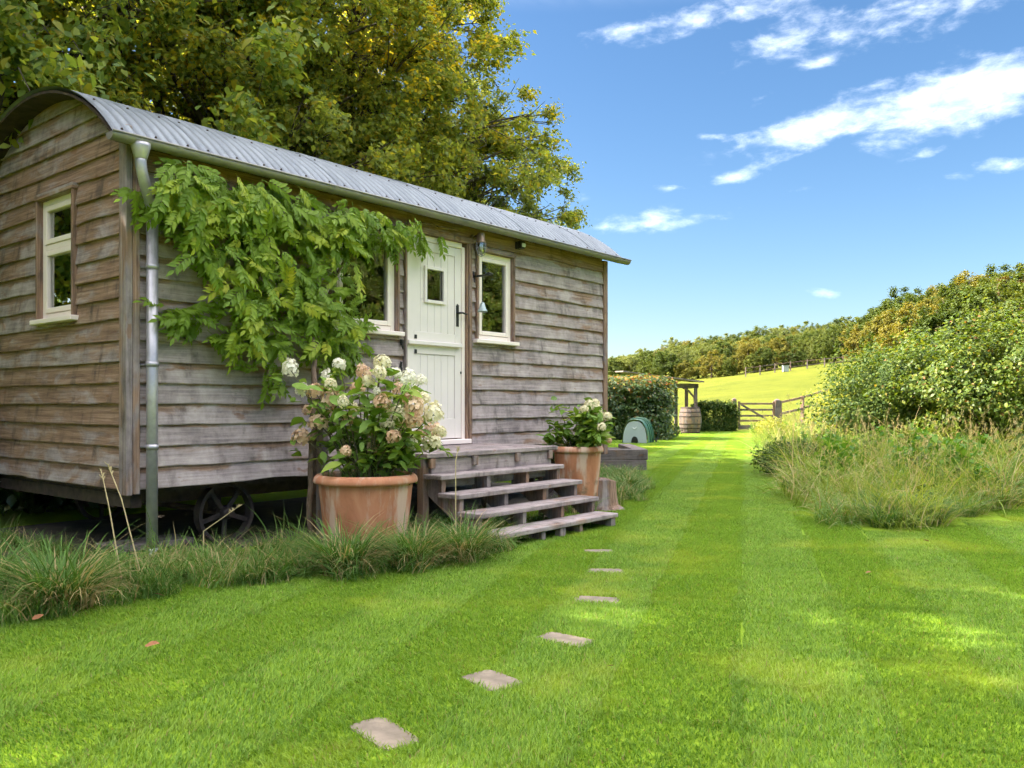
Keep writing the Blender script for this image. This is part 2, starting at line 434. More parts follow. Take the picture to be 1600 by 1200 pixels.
def terracotta():
    m, nt, b = newmat('terracotta'); v = texco(nt)
    n = noise(nt, mapping(nt, v, (3, 3, 1.6)), 1.5, 6, .62, .4); s = noise(nt, v, 40, 4, .6); q = noise(nt, mapping(nt, v, (9, 9, 2)), 1.0, 5, .6)
    c = ramp(nt, n, [(.28, (.30, .10, .045)), (.5, (.46, .185, .095)), (.72, (.56, .27, .155))])
    c = mix(nt, q.step(.48, .64) * .7, c, (.58, .45, .36))
    sx = nt.nodes.new('ShaderNodeSeparateXYZ'); nt.links.new(v, sx.inputs[0])
    c = mix(nt, (noise(nt, v, 9, 5, .65) + (E(nt, sx.outputs[2]) * -.55) + .05).step(.46, .66) * .7, c, (.115, .085, .045))      # algae creeping up from the foot          # lime bloom
    c = mix(nt, s.step(.64, .74) * .35, c, (.16, .09, .05))
    nt.links.new(c, b.inputs['Base Color']); b.inputs['Roughness'].default_value = .8; bump(nt, b, s, .25, .004)
    return m
M['terracotta'] = terracotta()
def glassmat():
    m, nt, b = newmat('window_glass')
    nt.nodes.remove(b)
    out = nt.nodes['Material Output']
    g = nt.nodes.new('ShaderNodeBsdfGlossy'); g.inputs['Roughness'].default_value = .012; g.inputs['Color'].default_value = (.92, .95, .92, 1)
    t = nt.nodes.new('ShaderNodeBsdfTransparent'); t.inputs[0].default_value = (.75, .79, .76, 1)
    fr = nt.nodes.new('ShaderNodeFresnel'); fr.inputs['IOR'].default_value = 2.1
    bp = nt.nodes.new('ShaderNodeBump'); bp.inputs['Strength'].default_value = .012; bp.inputs['Distance'].default_value = .02
    nt.links.new(noise(nt, mapping(nt, texco(nt), (3, 3, 9)), 2.2, 2).k, bp.inputs['Height']); nt.links.new(bp.outputs[0], g.inputs['Normal'])
    ms = nt.nodes.new('ShaderNodeMixShader')
    nt.links.new((E(nt, fr.outputs[0]) * 1.6 + .10).clamp().k, ms.inputs[0])
    nt.links.new(t.outputs[0], ms.inputs[1]); nt.links.new(g.outputs[0], ms.inputs[2]); nt.links.new(ms.outputs[0], out.inputs[0])
    return m
M['glass'] = glassmat()
def grassmat(name, stops, transl=.3, dry=None, dryat=.93, patch=True):
    tuft = not patch
    m, nt, b = newmat(name)
    r = attr(nt, 'rnd'); p = wpos(nt)
    f = r * .62 + noise(nt, p, 1.7, 4, .6) * .55 - .1
    if tuft: f = r * .45 + orand(nt) * .35 + noise(nt, p, 1.1, 3, .6) * .5 - .15
    c = ramp(nt, f, stops)
    if patch: c = mix(nt, noise(nt, p, .9, 5, .65).step(.50, .70) * .6, c, tuple(x * k for x, k in zip(stops[-1][1], (1.35, 1.06, 1.0))))
    if dry:
        rd = r if not tuft else r + noise(nt, p, .8, 3, .6) * .5 - .25
        c = mix(nt, rd.step(dryat - .01, dryat + .01), c, dry)
    nt.links.new(c, b.inputs['Base Color']); b.inputs['Roughness'].default_value = .55; b.inputs['Specular IOR Level'].default_value = .25
    t = nt.nodes.new('ShaderNodeBsdfTranslucent'); nt.links.new(mix(nt, 1.0, c, (1.25, 1.2, .6), 'MULTIPLY'), t.inputs[0])
    ms = nt.nodes.new('ShaderNodeMixShader'); ms.inputs[0].default_value = transl
    nt.links.new(b.outputs[0], ms.inputs[1]); nt.links.new(t.outputs[0], ms.inputs[2]); nt.links.new(ms.outputs[0], nt.nodes['Material Output'].inputs[0])
    return m
M['lawnblade'] = grassmat('mown_grass', [(.15, (.100, .195, .020)), (.5, (.185, .318, .034)), (.85, (.310, .440, .065))], .42, (.30, .25, .10), .965)
M['longgrass'] = grassmat('long_grass', [(.15, (.060, .130, .024)), (.5, (.115, .215, .042)), (.85, (.205, .300, .065))], .35, (.44, .33, .17), .86, False)
M['meadow'] = grassmat('meadow_grass', [(.15, (.140, .200, .026)), (.5, (.255, .325, .046)), (.85, (.43, .46, .085))], .40, (.52, .41, .22), .86, False)
M['straw'] = plain('dry_grass_stalk', (.42, .33, .17), .8, var=.2, scale=30)
def groundmat(name, a, c_, scale=.6):
    m, nt, b = newmat(name); p = wpos(nt)
    n = noise(nt, p, scale, 6, .65); n2 = noise(nt, p, 14, 4, .65); n3 = noise(nt, mapping(nt, p, (.02, .02, .02)), 3, 4)
    c = ramp(nt, n * .45 + n2 * .3 + n3 * .25, [(.34, a), (.62, c_)])
    nt.links.new(c, b.inputs['Base Color']); b.inputs['Roughness'].default_value = .95; b.inputs['Specular IOR Level'].default_value = .1
    bump(nt, b, n2, .6, .05)
    return m
M['turf'] = groundmat('turf', (.12, .20, .012), (.22, .32, .022))
M['field'] = groundmat('pasture', (.058, .076, .007), (.128, .136, .014), .35)
G1 = [(.0, (.022, .050, .010)), (.5, (.045, .085, .014)), (1., (.095, .125, .018))]
M['lf_near'] = foliage('lime_leaf', [(0., (.105, .170, .042)), (.45, (.180, .255, .052)), (.8, (.28, .32, .055)), (1., (.25, .21, .022))], .55, .5, (.46, .36, .028), .33, .58, .74, objvar=.0)
M['lf_mid'] = foliage('hazel_leaf', [(0., (.130, .180, .045)), (.5, (.235, .285, .060)), (.85, (.35, .37, .065)), (1., (.30, .22, .026))], .58, .55, (.52, .39, .025), .4, .56, .72)
M['lf_far'] = foliage('alder_leaf', [(0., (.105, .150, .050)), (.5, (.185, .230, .066)), (1., (.28, .30, .075))], .5, .5)
M['wist'] = foliage('wisteria_leaflet', [(0., (.105, .185, .020)), (.45, (.205, .300, .028)), (.8, (.33, .39, .036)), (1., (.48, .43, .045))], .42, .42, objvar=.75, tcol=(1.3, 1.25, .5))
M['hydleaf'] = foliage('hydrangea_leaf', [(0., (.110, .200, .035)), (.6, (.200, .310, .052)), (1., (.32, .38, .065))], .3, .45, objvar=.8)
M['greenleaf'] = foliage('bright_shrub_leaf', [(0., (.055, .150, .018)), (.6, (.110, .240, .026)), (1., (.19, .32, .04))], .35, .45)
M['laurel'] = foliage('laurel_leaf', [(0., (.022, .055, .018)), (.6, (.045, .095, .026)), (1., (.085, .135, .03))], .22, .32, spec=.5)
M['hedge'] = foliage('hedge_leaf', [(0., (.035, .075, .024)), (.6, (.070, .125, .034)), (.92, (.120, .165, .04)), (1., (.34, .16, .05))], .3, .38, spec=.5)
M['hedgetop'] = foliage('photinia_leaf', [(0., (.11, .15, .03)), (.5, (.24, .22, .035)), (.8, (.42, .20, .05)), (1., (.45, .12, .045))], .35, .4)
M['bushdark'] = foliage('dark_bush_leaf', [(0., (.028, .060, .012)), (.6, (.058, .100, .018)), (1., (.12, .155, .028))], .34, .6)
M['bushlight'] = foliage('hazel_bush_leaf', [(0., (.045, .085, .014)), (.6, (.095, .145, .020)), (.95, (.17, .20, .028)), (1., (.30, .13, .05))], .36, .42)
M['bushyellow'] = foliage('yellow_green_leaf', [(0., (.16, .20, .030)), (.6, (.27, .29, .045)), (1., (.40, .36, .07))], .4, .5)
M['wood_a'] = foliage('oak_wood_leaf', [(0., (.038, .066, .010)), (.6, (.080, .112, .016)), (1., (.15, .165, .022))], .3, .6, objvar=.55)
M['wood_b'] = foliage('turning_leaf', [(0., (.10, .110, .018)), (.6, (.16, .15, .022)), (1., (.23, .19, .03))], .3, .6, objvar=.4)
M['wood_c'] = foliage('copper_leaf', [(0., (.080, .055, .024)), (.6, (.130, .085, .032)), (1., (.17, .11, .035))], .25, .6, objvar=.4)
M['wood_d'] = foliage('pale_wood_leaf', [(0., (.090, .120, .030)), (.6, (.150, .178, .044)), (1., (.23, .235, .055))], .3, .6, objvar=.6)
def petal(name, a, b_):
    return foliage(name, [(0., a), (1., b_)], .3, .6, tcol=(1.05, 1.0, .9), objvar=.4, spec=.2)
M['pink'] = petal('pink_floret', (.66, .42, .27), (.84, .64, .45)); M['cream'] = petal('cream_floret', (.74, .66, .42), (.85, .80, .60)); M['whitefl'] = petal('white_floret', (.80, .76, .62), (.88, .85, .74))

# ------------------------------------------------------------------ ground
def height(x, d):
    """land height in metres for a place x right / d ahead of the photographer"""
    x = np.asarray(x, float); d = np.asarray(d, float)
    lat = 0.141 * np.logaddexp(0, (x + 5.4) / 4.0) * 4.0
    lat = 16 * np.tanh(lat / 16)
    t = np.clip((d - 33) / 77, 0, 1)
    z = lat * t
    z = z + np.clip(d - 110, 0, 260) * .045 * (1 / (1 + np.exp(-(x + 10) / 25)))
    bank = .10 * np.logaddexp(0, (x - 12) / 1.5) * 1.5 * np.clip((d + 30) / 40, 0, 1) * np.clip((60 - d) / 30, 0, 1)
    return z + bank
def cam_xy(X, Y):
    dx = X - CAM.x; dy = Y - CAM.y
    return dx * RGT.x + dy * RGT.y, dx * FWD.x + dy * FWD.y
def sheet(name, xs, ds, mat, dz=0.0, wob=0.0, inside=None):
    V = []; idx = {}; F = []
    for i, d in enumerate(ds):
        for j, x in enumerate(xs):
            p = W(x, d); V.append((p.x, p.y, float(height(x, d)) + dz))
    n = len(xs)
    for i in range(len(ds) - 1):
        for j in range(n - 1):
            if inside is None or inside((xs[j] + xs[j + 1]) / 2, (ds[i] + ds[i + 1]) / 2): F.append((i * n + j, i * n + j + 1, (i + 1) * n + j + 1, (i + 1) * n + j))
    me = bpy.data.meshes.new(name); me.from_pydata(V, [], F); me.polygons.foreach_set('use_smooth', [True] * len(F))
    return link(name, me, None, mat)
def spread(a, b, n, p=1.0): return [a + (b - a) * (i / n) ** p for i in range(n + 1)]
_xs = [-900, -500, -250, -120] + spread(-80, 140, 88) + [170, 210, 300, 500, 900]
_ds = [-300, -120, -60, -40] + spread(-30, 120, 75) + spread(126, 380, 40) + [450, 600, 900, 1600]
tag(sheet('field', _xs, _ds, M['field'], -.02), 'sunlit yellow green pasture rising gently beyond the garden gate', 'field', kind='structure')
def lawn_right(d):   # where the mown grass stops on the right, and on the left
    return np.interp(d, [0, 5, 7.0, 10, 13, 18, 24.5, 33.2, 34], [9, 7.2, 2.78, 3.35, 4.1, 5.6, 7.2, 9.4, 9.4])
tag(sheet('lawn', spread(-14, 16, 60), spread(-4, 33.6, 74), M['turf'], 0.0), 'bright green mown lawn with faint stripes leading to the gate', 'lawn', kind='structure')
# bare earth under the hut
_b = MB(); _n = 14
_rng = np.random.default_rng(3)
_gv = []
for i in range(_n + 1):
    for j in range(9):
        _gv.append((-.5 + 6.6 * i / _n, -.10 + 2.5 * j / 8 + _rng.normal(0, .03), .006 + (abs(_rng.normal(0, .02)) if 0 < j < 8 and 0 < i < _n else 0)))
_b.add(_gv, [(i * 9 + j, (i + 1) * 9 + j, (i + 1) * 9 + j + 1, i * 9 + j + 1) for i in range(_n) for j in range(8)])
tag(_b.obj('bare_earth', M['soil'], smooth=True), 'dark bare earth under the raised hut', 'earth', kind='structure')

# ------------------------------------------------------------------ the hut
HL, HW = 5.81, 2.40                 # length, width
Z0, EXP, NC = .493, .1445, 15       # underside of boards, exposure of one board
YC, RH, ZE, RISE = 1.20, 1.36, 2.82, .56
RR = (RH * RH + RISE * RISE) / (2 * RISE); ZC = ZE + RISE - RR
def roof_z(y): return ZC + math.sqrt(max(0, RR * RR - (y - YC) ** 2))
hut = empty('shepherd_hut')
tag(hut, 'timber shepherd hut on iron wheels with curved corrugated metal roof and cream stable door', 'shepherd hut')
OPEN_F = [(1.70, 2.43, 1.70, 2.62), (2.50, 3.395, .60, 2.66), (3.47, 4.07, 1.70, 2.62)]    # x0,x1,z0,z1
OPEN_E = [(.735, 1.375, 1.70, 2.66)]

def board(s0, s1, za, zb, face, mat, topf=None, seed=0):
    """one feather-edged board with a waney lower edge. face: 'f' front (s=X), 'e' end (s=Y)"""
    n = max(2, int((s1 - s0) / .13)); V = []
    rng = random.Random(seed); ph = rng.uniform(0, 100)
    dips = [(rng.uniform(s0, s1), rng.uniform(.06, .22), rng.uniform(.003, .009)) for _ in range(int((s1 - s0) * 1.1 + rng.random()))]
    proud = rng.uniform(-.003, .004)
    for i in range(n + 1):
        s = s0 + (s1 - s0) * i / n
        w = .003 * mnoise.noise((s * 1.3 + ph, 0, ph)) + .002 * mnoise.noise((s * 6 + ph, 3, ph))
        for c, hw_, dp in dips: w += dp * math.exp(-((s - c) / hw_) ** 2)
        lo = za + w; hi = zb
        if topf: hi = min(hi, topf(s)); lo = min(lo, hi - .004)
        th = .004 * mnoise.noise((s * 2 + ph, 7, 1)) + proud
        for o, z in ((.034 + th, lo), (.036 + th, lo + .006), (.012, hi), (.0, hi), (.006, lo)):
            V.append((s, -o, z) if face == 'f' else (-o, s, z))
    F = []
    for i in range(n):
        for k in range(5): F.append((i * 5 + k, i * 5 + (k + 1) % 5, (i + 1) * 5 + (k + 1) % 5, (i + 1) * 5 + k))
    F += [tuple(range(5)), tuple(n * 5 + k for k in range(5))]
    return MB().add(V, F).obj('weatherboard', mat, hut)
def course(s0, s1, a, b, openings, face, mat, topf, k):
    spans = [(s0, s1, a, b)]; lap = .028
    for (x0, x1, z0, z1) in openings:
        new = []
        for (p, q, lo, hi) in spans:
            if q <= x0 or p >= x1 or z1 <= lo + .02 or z0 >= hi - .02: new.append((p, q, lo, hi)); continue
            if p < x0 - .01: new.append((p, x0, lo, hi))
            if z0 > lo + .02: new.append((max(p, x0), min(q, x1), lo, z0))
            elif z1 < hi - .02: new.append((max(p, x0), min(q, x1), z1, hi))
            if q > x1 + .01: new.append((x1, q, lo, hi))
        spans = new
    for j, (p, q, lo, hi) in enumerate(spans):
        t = hi + lap if abs(hi - b) < 1e-6 else hi
        # long runs are two boards butted at a joint
        if q - p > 2.6:
            c = p + (q - p) * (.35 + .3 * ((k * 37 % 11) / 11))
            board(p, c - .0015, lo, t, face, mat, topf, k * 31 + j); board(c + .0015, q, lo, t, face, mat, topf, k * 31 + j + 500)
        else: board(p, q, lo, t, face, mat, topf, k * 31 + j + (900 if face == 'e' else 0))
for k in range(NC + 1):
    a = Z0 + EXP * k; b = a + EXP
    if k == NC: b = 2.83
    course(.047, HL - .036, a, b, OPEN_F, 'f', M['oak_top'] if k >= NC else M['oak_front'], None, k)
for k in range(20):
    a = Z0 + EXP * k; b = a + EXP
    ys = [y / 50 for y in range(0, int(HW * 50) + 1) if roof_z(y / 50) - .03 > a + .02]
    if not ys: break
    lo, hi = max(.051, min(ys)), min(HW - .041, max(ys))
    if hi - lo < .1: break
    course(lo, hi, a, b, OPEN_E, 'e', M['oak_end'], lambda s: roof_z(s) - .028, k)
# inner boarding that closes the walls behind the weatherboards
def lining():
    def strips(name, s0, s1, z0, z1, ops, put):
        m = MB(); p = s0
        for (x0, x1, a, b) in ops:
            put(m, p, x0, z0, z1); put(m, x0, x1, z0, a); put(m, x0, x1, b, z1); p = x1
        put(m, p, s1, z0, z1)
        return m.obj(name, M['lining'], hut)
    strips('inner_wall', .03, HL - .03, Z0 + .01, 2.815, OPEN_F, lambda m, a, b, c, d: m.box(a, b, .001, .05, c, d))
    strips('inner_wall', .051, HW - .03, Z0 + .01, 2.815, OPEN_E, lambda m, a, b, c, d: m.box(.001, .05, a, b, c, d))
    MB().box(.03, HL - .03, HW - .05, HW, Z0 + .01, 2.815).obj('inner_wall', M['oak_end'], hut)
    MB().box(HL - .05, HL - .001, .051, HW - .051, Z0 + .01, 2.815).obj('inner_wall', M['oak_end'], hut)
    for X0, X1 in ((.004, .05), (HL - .05, HL - .004)):        # gable tops
        n = 24; V = []
        for i in range(n + 1):
            y = .06 + (HW - .12) * i / n
            for x in (X0, X1): V += [(x, y, 2.816), (x, y, roof_z(y) - .03)]
        F = [(i * 4, i * 4 + 1, i * 4 + 5, i * 4 + 4) for i in range(n)] + [(i * 4 + 2, i * 4 + 6, i * 4 + 7, i * 4 + 3) for i in range(n)]
        MB().add(V, F).obj('gable_panel', M['oak_end'], hut)
    MB().box(.02, HL - .02, .02, HW - .02, Z0 - .03, Z0 + .03).obj('floor_deck', M['steel'], hut)
lining()
# corner posts: two boards each
box('corner_board', -.050, -.004, -.052, .050, Z0 - .035, roof_z(0) - .02, M['oak_post'], hut, .005)
box('corner_board', -.003, .046, -.055, -.003, Z0 - .030, ZE - .02, M['oak_post'], hut, .005)
box('corner_board', HL - .035, HL + .045, -.050, .040, Z0 - .02, ZE - .02, M['oak_post'], hut, .005)
box('corner_board', -.048, .0, HW - .04, HW + .05, Z0 - .03, ZE - .02, M['oak_post'], hut, .005)
# roof: sheets of corrugated metal bent over the arch
def roof():
    x0, x1, ns = -.19, HL + .19, 10; wid = (x1 - x0) / ns
    na = 30; A = math.asin((RH + .03) / RR); cor = 8; per = wid / cor; nx = cor * 8 + 6
    V = []; F = []
    for i in range(nx + 1):
        x = i * per / 8; amp = .0105 * math.cos(2 * math.pi * x / per)
        for j in range(na + 1):
            t = -A + 2 * A * j / na; r = RR + amp
            V.append((x, YC + r * math.sin(t), ZC + r * math.cos(t)))
    m = na + 1; F = [(i * m + j, (i + 1) * m + j, (i + 1) * m + j + 1, i * m + j + 1) for i in range(nx) for j in range(na)]
    me = bpy.data.meshes.new('roof_sheet'); me.from_pydata(V, [], F); me.polygons.foreach_set('use_smooth', [True] * len(F))
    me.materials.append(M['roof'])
    for s in range(ns):
        o = link('roof_sheet', me, hut, None, (x0 + s * wid, 0, .0025 * (s % 2) + .004), (0, 0, 0))
    # arched boarding under the sheets
    V = []; n = 36
    for j in range(n + 1):
        t = -A + 2 * A * j / n
        for rr in (RR - .030, RR - .011):
            for x in (x0 + .012, x1 - .012): V.append((x, YC + rr * math.sin(t), ZC + rr * math.cos(t)))
    F = []
    for j in range(n):
        b = j * 4; c = b + 4
        F += [(b, b + 1, c + 1, c), (b + 2, c + 2, c + 3, b + 3), (b, c, c + 2, b + 2), (b + 1, b + 3, c + 3, c + 1)]
    F += [(0, 2, 3, 1), (n * 4, n * 4 + 1, n * 4 + 3, n * 4 + 2)]
    MB().add(V, F).obj('roof_boarding', M['steel'], hut, smooth=False)
    # fixing screws with washers
    m = MB()
    for s in range(ns):
        for q in (1, 4, 7):
            for tt in (-.93, -.62, -.3, .0, .3):
                t = A * tt; r = RR + .012
                c = Vector((x0 + s * wid + q * per, YC + r * math.sin(t), ZC + r * math.cos(t)))
                nrm = Vector((0, math.sin(t), math.cos(t))); m.tube([c, c + nrm * .010], [.010, .006], 6)
    o = m.obj('roof_screws', M['steel'], hut); o['kind'] = 'stuff'
roof()
# gutter and downpipe
def gutter():
    gy, gz, gr = YC - RH - .050, ZE - .010, .049; x0, x1 = -.235, HL + .235
    n = 10; V = []; xs = spread(x0, x1, 30)
    for x in xs:
        for j in range(n + 1):
            t = math.pi * j / n; V.append((x, gy - gr * math.cos(t), gz - gr * math.sin(t)))
        for j in range(n + 1):
            t = math.pi * (n - j) / n; V.append((x, gy - (gr - .004) * math.cos(t), gz - (gr - .004) * math.sin(t)))
    m = 2 * n + 2
    F = [(i * m + j, i * m + (j + 1) % m, (i + 1) * m + (j + 1) % m, (i + 1) * m + j) for i in range(len(xs) - 1) for j in range(m)]
    b = MB().add(V, F)
    for x in (x0, x1 - .004): b.add([(x, gy - gr * math.cos(math.pi * j / n), gz - gr * math.sin(math.pi * j / n)) for j in range(n + 1)], [tuple(range(n + 1))])
    g = b.obj('gutter', M['gutter'], hut, smooth=True)
    MB().tube([(x0, gy - gr, gz + .003), (x1, gy - gr, gz + .003)], .008, 8).obj('rolled_lip', M['gutter'], g, smooth=True)
    for x in (.22, 1.55, 2.95, 4.15, 5.2):
        V = []
        for xx in (x - .02, x + .02):
            for j in range(n + 1):
                t = math.pi * j / n; V.append((xx, gy - (gr + .005) * math.cos(t), gz - (gr + .005) * math.sin(t)))
        k = n + 1
        MB().add(V, [(j, j + 1, k + j + 1, k + j) for j in range(n)]).obj('gutter_joint', M['gutter'], g, smooth=True)
    # outlet, swan neck and pipe
    ox, px_, py_, r = -.03, .105, -.105, .0375
    dp = MB().tube([(ox, gy, gz - .10), (ox, gy, gz - .15), (ox + .006, gy, gz - .20), (ox + .035, gy + .02, gz - .27), (ox + .09, gy + .065, gz - .36),
                    (px_ - .006, py_ - .003, gz - .42), (px_, py_, gz - .48), (px_, py_, gz - .52)], [.036] * 8, 20).obj('downpipe', M['zinc'], hut, smooth=True)
    MB().lathe([(.030, -.02), (.062, -.022), (.062, -.045), (.041, -.12), (.038, -.125)], 20, (ox, gy, gz - .005)).obj('outlet_funnel', M['zinc'], dp, smooth=True)
    MB().tube([(px_, py_, gz - .49), (px_ - .004, py_, .0)], r, 24).obj('pipe_length', M['zinc'], dp, smooth=True)
    MB().tube([(px_, py_, .10), (px_, py_, .0)], .0405, 24).obj('pipe_shoe', M['zinc'], dp, smooth=True)
    for z in (2.02, 1.36, .80):
        MB().lathe([(.039, -.035), (.042, -.035), (.042, .0), (.039, .0)], 24, (px_ - .001, py_, z)).obj('pipe_collar', M['zinc'], dp, smooth=True)
        MB().tube([(px_, py_ + .035, z - .02), (px_ - .01, -.03, z - .02)], .009, 8).tube([(px_ - .05, -.034, z - .02), (px_ + .03, -.034, z - .02)], .007, 6).obj('pipe_bracket', M['zinc'], dp)
gutter()

# windows
def window(x0, x1, z0, z1, face, transom=None, glass_in=(.062, .062)):
    """casing of oak, painted frame and sash, glass, sill. built in (s, out, z)"""
    def P(s, o, z): return (s, -o, z) if face == 'f' else (-o, s, z)
    def bx(m, s0, s1, o0, o1, a, b):
        p, q = P(s0, o0, a), P(s1, o1, b)
        return m.box(min(p[0], q[0]), max(p[0], q[0]), min(p[1], q[1]), max(p[1], q[1]), a, b)
    c = .026
    fr = MB(); fo0, fo1 = -.042, .012; fw = .045
    a0, a1, b0, b1 = x0 + c, x1 - c, z0 + .02, z1 - c
    bx(fr, a0, a0 + fw, fo0, fo1, b0, b1); bx(fr, a1 - fw, a1, fo0, fo1, b0, b1)
    bx(fr, a0 + fw, a1 - fw, fo0, fo1, b0, b0 + fw); bx(fr, a0 + fw, a1 - fw, fo0, fo1, b1 - fw, b1)
    if transom: bx(fr, a0 + fw, a1 - fw, fo0, fo1, transom - .022, transom + .022)
    w = fr.obj('window', M['white'], hut, bevel=.003)
    lights = [(b0 + fw, b1 - fw)] if not transom else [(b0 + fw, transom - .022), (transom + .022, b1 - fw)]
    for lo, hi in lights:
        s = MB(); sw = .040; g0, g1 = a0 + fw + .003, a1 - fw - .003; lo += .003; hi -= .003; o0, o1 = -.034, .020
        bx(s, g0, g0 + sw, o0, o1, lo, hi); bx(s, g1 - sw, g1, o0, o1, lo, hi); bx(s, g0 + sw, g1 - sw, o0, o1, lo, lo + sw); bx(s, g0 + sw, g1 - sw, o0, o1, hi - sw, hi)
        s.obj('sash', M['white'], w, bevel=.004)
        g = MB(); bx(g, g0 + sw - .004, g1 - sw + .004, -.012, -.008, lo + sw - .004, hi - sw + .004); g.obj('pane', M['glass'], w)
        q = .010                           # dark spacer bar beside the glass
        for (u0, u1, v0, v1) in ((g0 + sw, g0 + sw + q, lo + sw, hi - sw), (g1 - sw - q, g1 - sw, lo + sw, hi - sw)): bx(MB(), u0, u1, -.024, -.014, v0, v1).obj('spacer', M['iron'], w)
    po = .058
    for u0, u1 in ((x0, x0 + c - .002), (x1 - c + .002, x1)): bx(MB(), u0, u1, -.045, po, z0, z1).obj('casing', M['oak_trim'], w, bevel=.003)
    k = MB(); bx(k, x0 - .01, x1 + .01, -.04, po + .006, z1 - c + .002, z1 + .022); k.obj('head_casing', M['oak_trimx'] if face == 'f' else M['oak_end'], w, bevel=.003)
    k = MB(); bx(k, x0 - .035, x1 + .035, -.03, .088, z0 - .020, z0 + .018); k.obj('sill', M['white'], w, bevel=.005)
    return w
window(*OPEN_F[0], 'f'); window(*OPEN_F[2], 'f'); w_e = window(*OPEN_E[0], 'e', 2.27)
# a linen curtain inside the end window
_m = MB(); _v = []
for i in range(41):
    y = .78 + .30 * i / 40; d = .09 + .018 * math.sin(i * 1.25)
    _v += [(d, y, 1.74), (d, y, 2.62)]
_m.add(_v, [(2 * i, 2 * i + 2, 2 * i + 3, 2 * i + 1) for i in range(40)]).obj('curtain', M['curtain'], hut, smooth=True)

# stable door in two leaves
def door():
    x0, x1, zb, zs, zt = 2.565, 3.285, .745, 1.625, 2.585; yo = .018     # face of leaf sits behind the casing
    fr = MB()
    fr.box(2.524, x0 - .002, -.020, .045, .70, 2.605).box(x1 + .002, 3.330, -.020, .045, .70, 2.605).box(x0 - .002, x1 + .002, -.020, .045, zt + .003, 2.640)
    fr.obj('door_frame', M['white'], hut, bevel=.003)
    c = MB().box(2.498, 2.522, -.060, .045, .68, 2.66); c.obj('door_casing', M['oak_trim'], hut, bevel=.003)
    MB().box(3.332, 3.352, -.045, .045, .68, 2.66).obj('door_casing', M['oak_trim'], hut, bevel=.003)
    MB().box(3.353, 3.395, -.060, .045, .68, 2.66).obj('door_casing', M['oak_trim'], hut, bevel=.003)
    MB().box(2.49, 3.41, -.064, .045, 2.642, 2.70).obj('door_casing', M['oak_trimx'], hut, bevel=.003)
    box('threshold', 2.51, 3.36, -.085, .05, .690, .735, M['white'], hut, .005)
    for (lo, hi, top) in ((zb, zs, False), (zs + .006, zt, True)):
        st = .085; m = MB(); y0, y1 = -.008, .035
        m.box(x0, x0 + st, y0, y1, lo, hi).box(x1 - st, x1, y0, y1, lo, hi).box(x0 + st, x1 - st, y0, y1, lo, lo + (.19 if not top else .115)).box(x0 + st, x1 - st, y0, y1, hi - .085, hi)
        leaf = m.obj('door_leaf', M['sage'], hut, bevel=.003)
        n = 6; a = x0 + st; wd = (x1 - x0 - 2 * st) / n; pz0 = lo + (.19 if not top else .115); pz1 = hi - .085
        wx0, wx1, wz0, wz1 = 2.815, 3.035, 2.05, 2.335
        for i in range(n):
            p, q = a + i * wd + .0012, a + (i + 1) * wd - .0012
            segs = [(pz0, pz1)]
            if top and q > wx0 and p < wx1:
                parts = [(p, q, pz0, wz0), (p, q, wz1, pz1)]
                if p < wx0: parts.append((p, wx0, wz0, wz1))
                if q > wx1: parts.append((wx1, q, wz0, wz1))
            else: parts = [(p, q, pz0, pz1)]
            for (u0, u1, v0, v1) in parts: MB().box(u0, u1, .002, .030, v0 + .0005, v1 - .0005).obj('plank', M['sage'], leaf, bevel=.0022)
        if top:
            f = MB(); t = .030
            f.box(wx0 - t, wx0, -.018, .034, wz0 - t, wz1 + t).box(wx1, wx1 + t, -.018, .034, wz0 - t, wz1 + t).box(wx0, wx1, -.018, .034, wz0 - t, wz0).box(wx0, wx1, -.018, .034, wz1, wz1 + t)
            f.obj('light_frame', M['sage'], leaf, bevel=.003)
            MB().box(wx0, wx1, .010, .014, wz0, wz1).obj('pane', M['glass'], leaf)
            box('weather_bar', x0 - .015, x1 - .02, -.050, -.008, lo - .012, lo + .028, M['sage'], leaf, .006)
            hx, hz = 3.232, 1.925
            h = MB().box(hx - .019, hx + .019, -.014, -.008, hz - .10, hz + .10); h.lathe([(.0, .022), (.019, .0)], 12, (hx, -.011, hz + .10)); h.obj('handle_plate', M['iron'], leaf, bevel=.002)
            MB().tube([(hx, -.012, hz + .03), (hx, -.055, hz + .03), (hx + .02, -.060, hz + .033), (hx + .085, -.058, hz + .022)], [.011, .010, .009, .008], 10).obj('handle_lever', M['iron'], leaf, smooth=True)
            MB().box(x0 + .088, x0 + .118, -.016, -.009, lo + .045, lo + .082).obj('bolt_plate', M['iron'], leaf, bevel=.002)
        else:
            MB().box(x0 + .088, x0 + .118, -.016, -.009, hi - .085, hi - .048).obj('bolt_plate', M['iron'], leaf, bevel=.002)
            MB().lathe([(.0, .012), (.008, .01), (.008, -.01), (.0, -.012)], 8, (x1 - .006, -.012, 1.38)).obj('keyhole', M['iron'], leaf)
door()
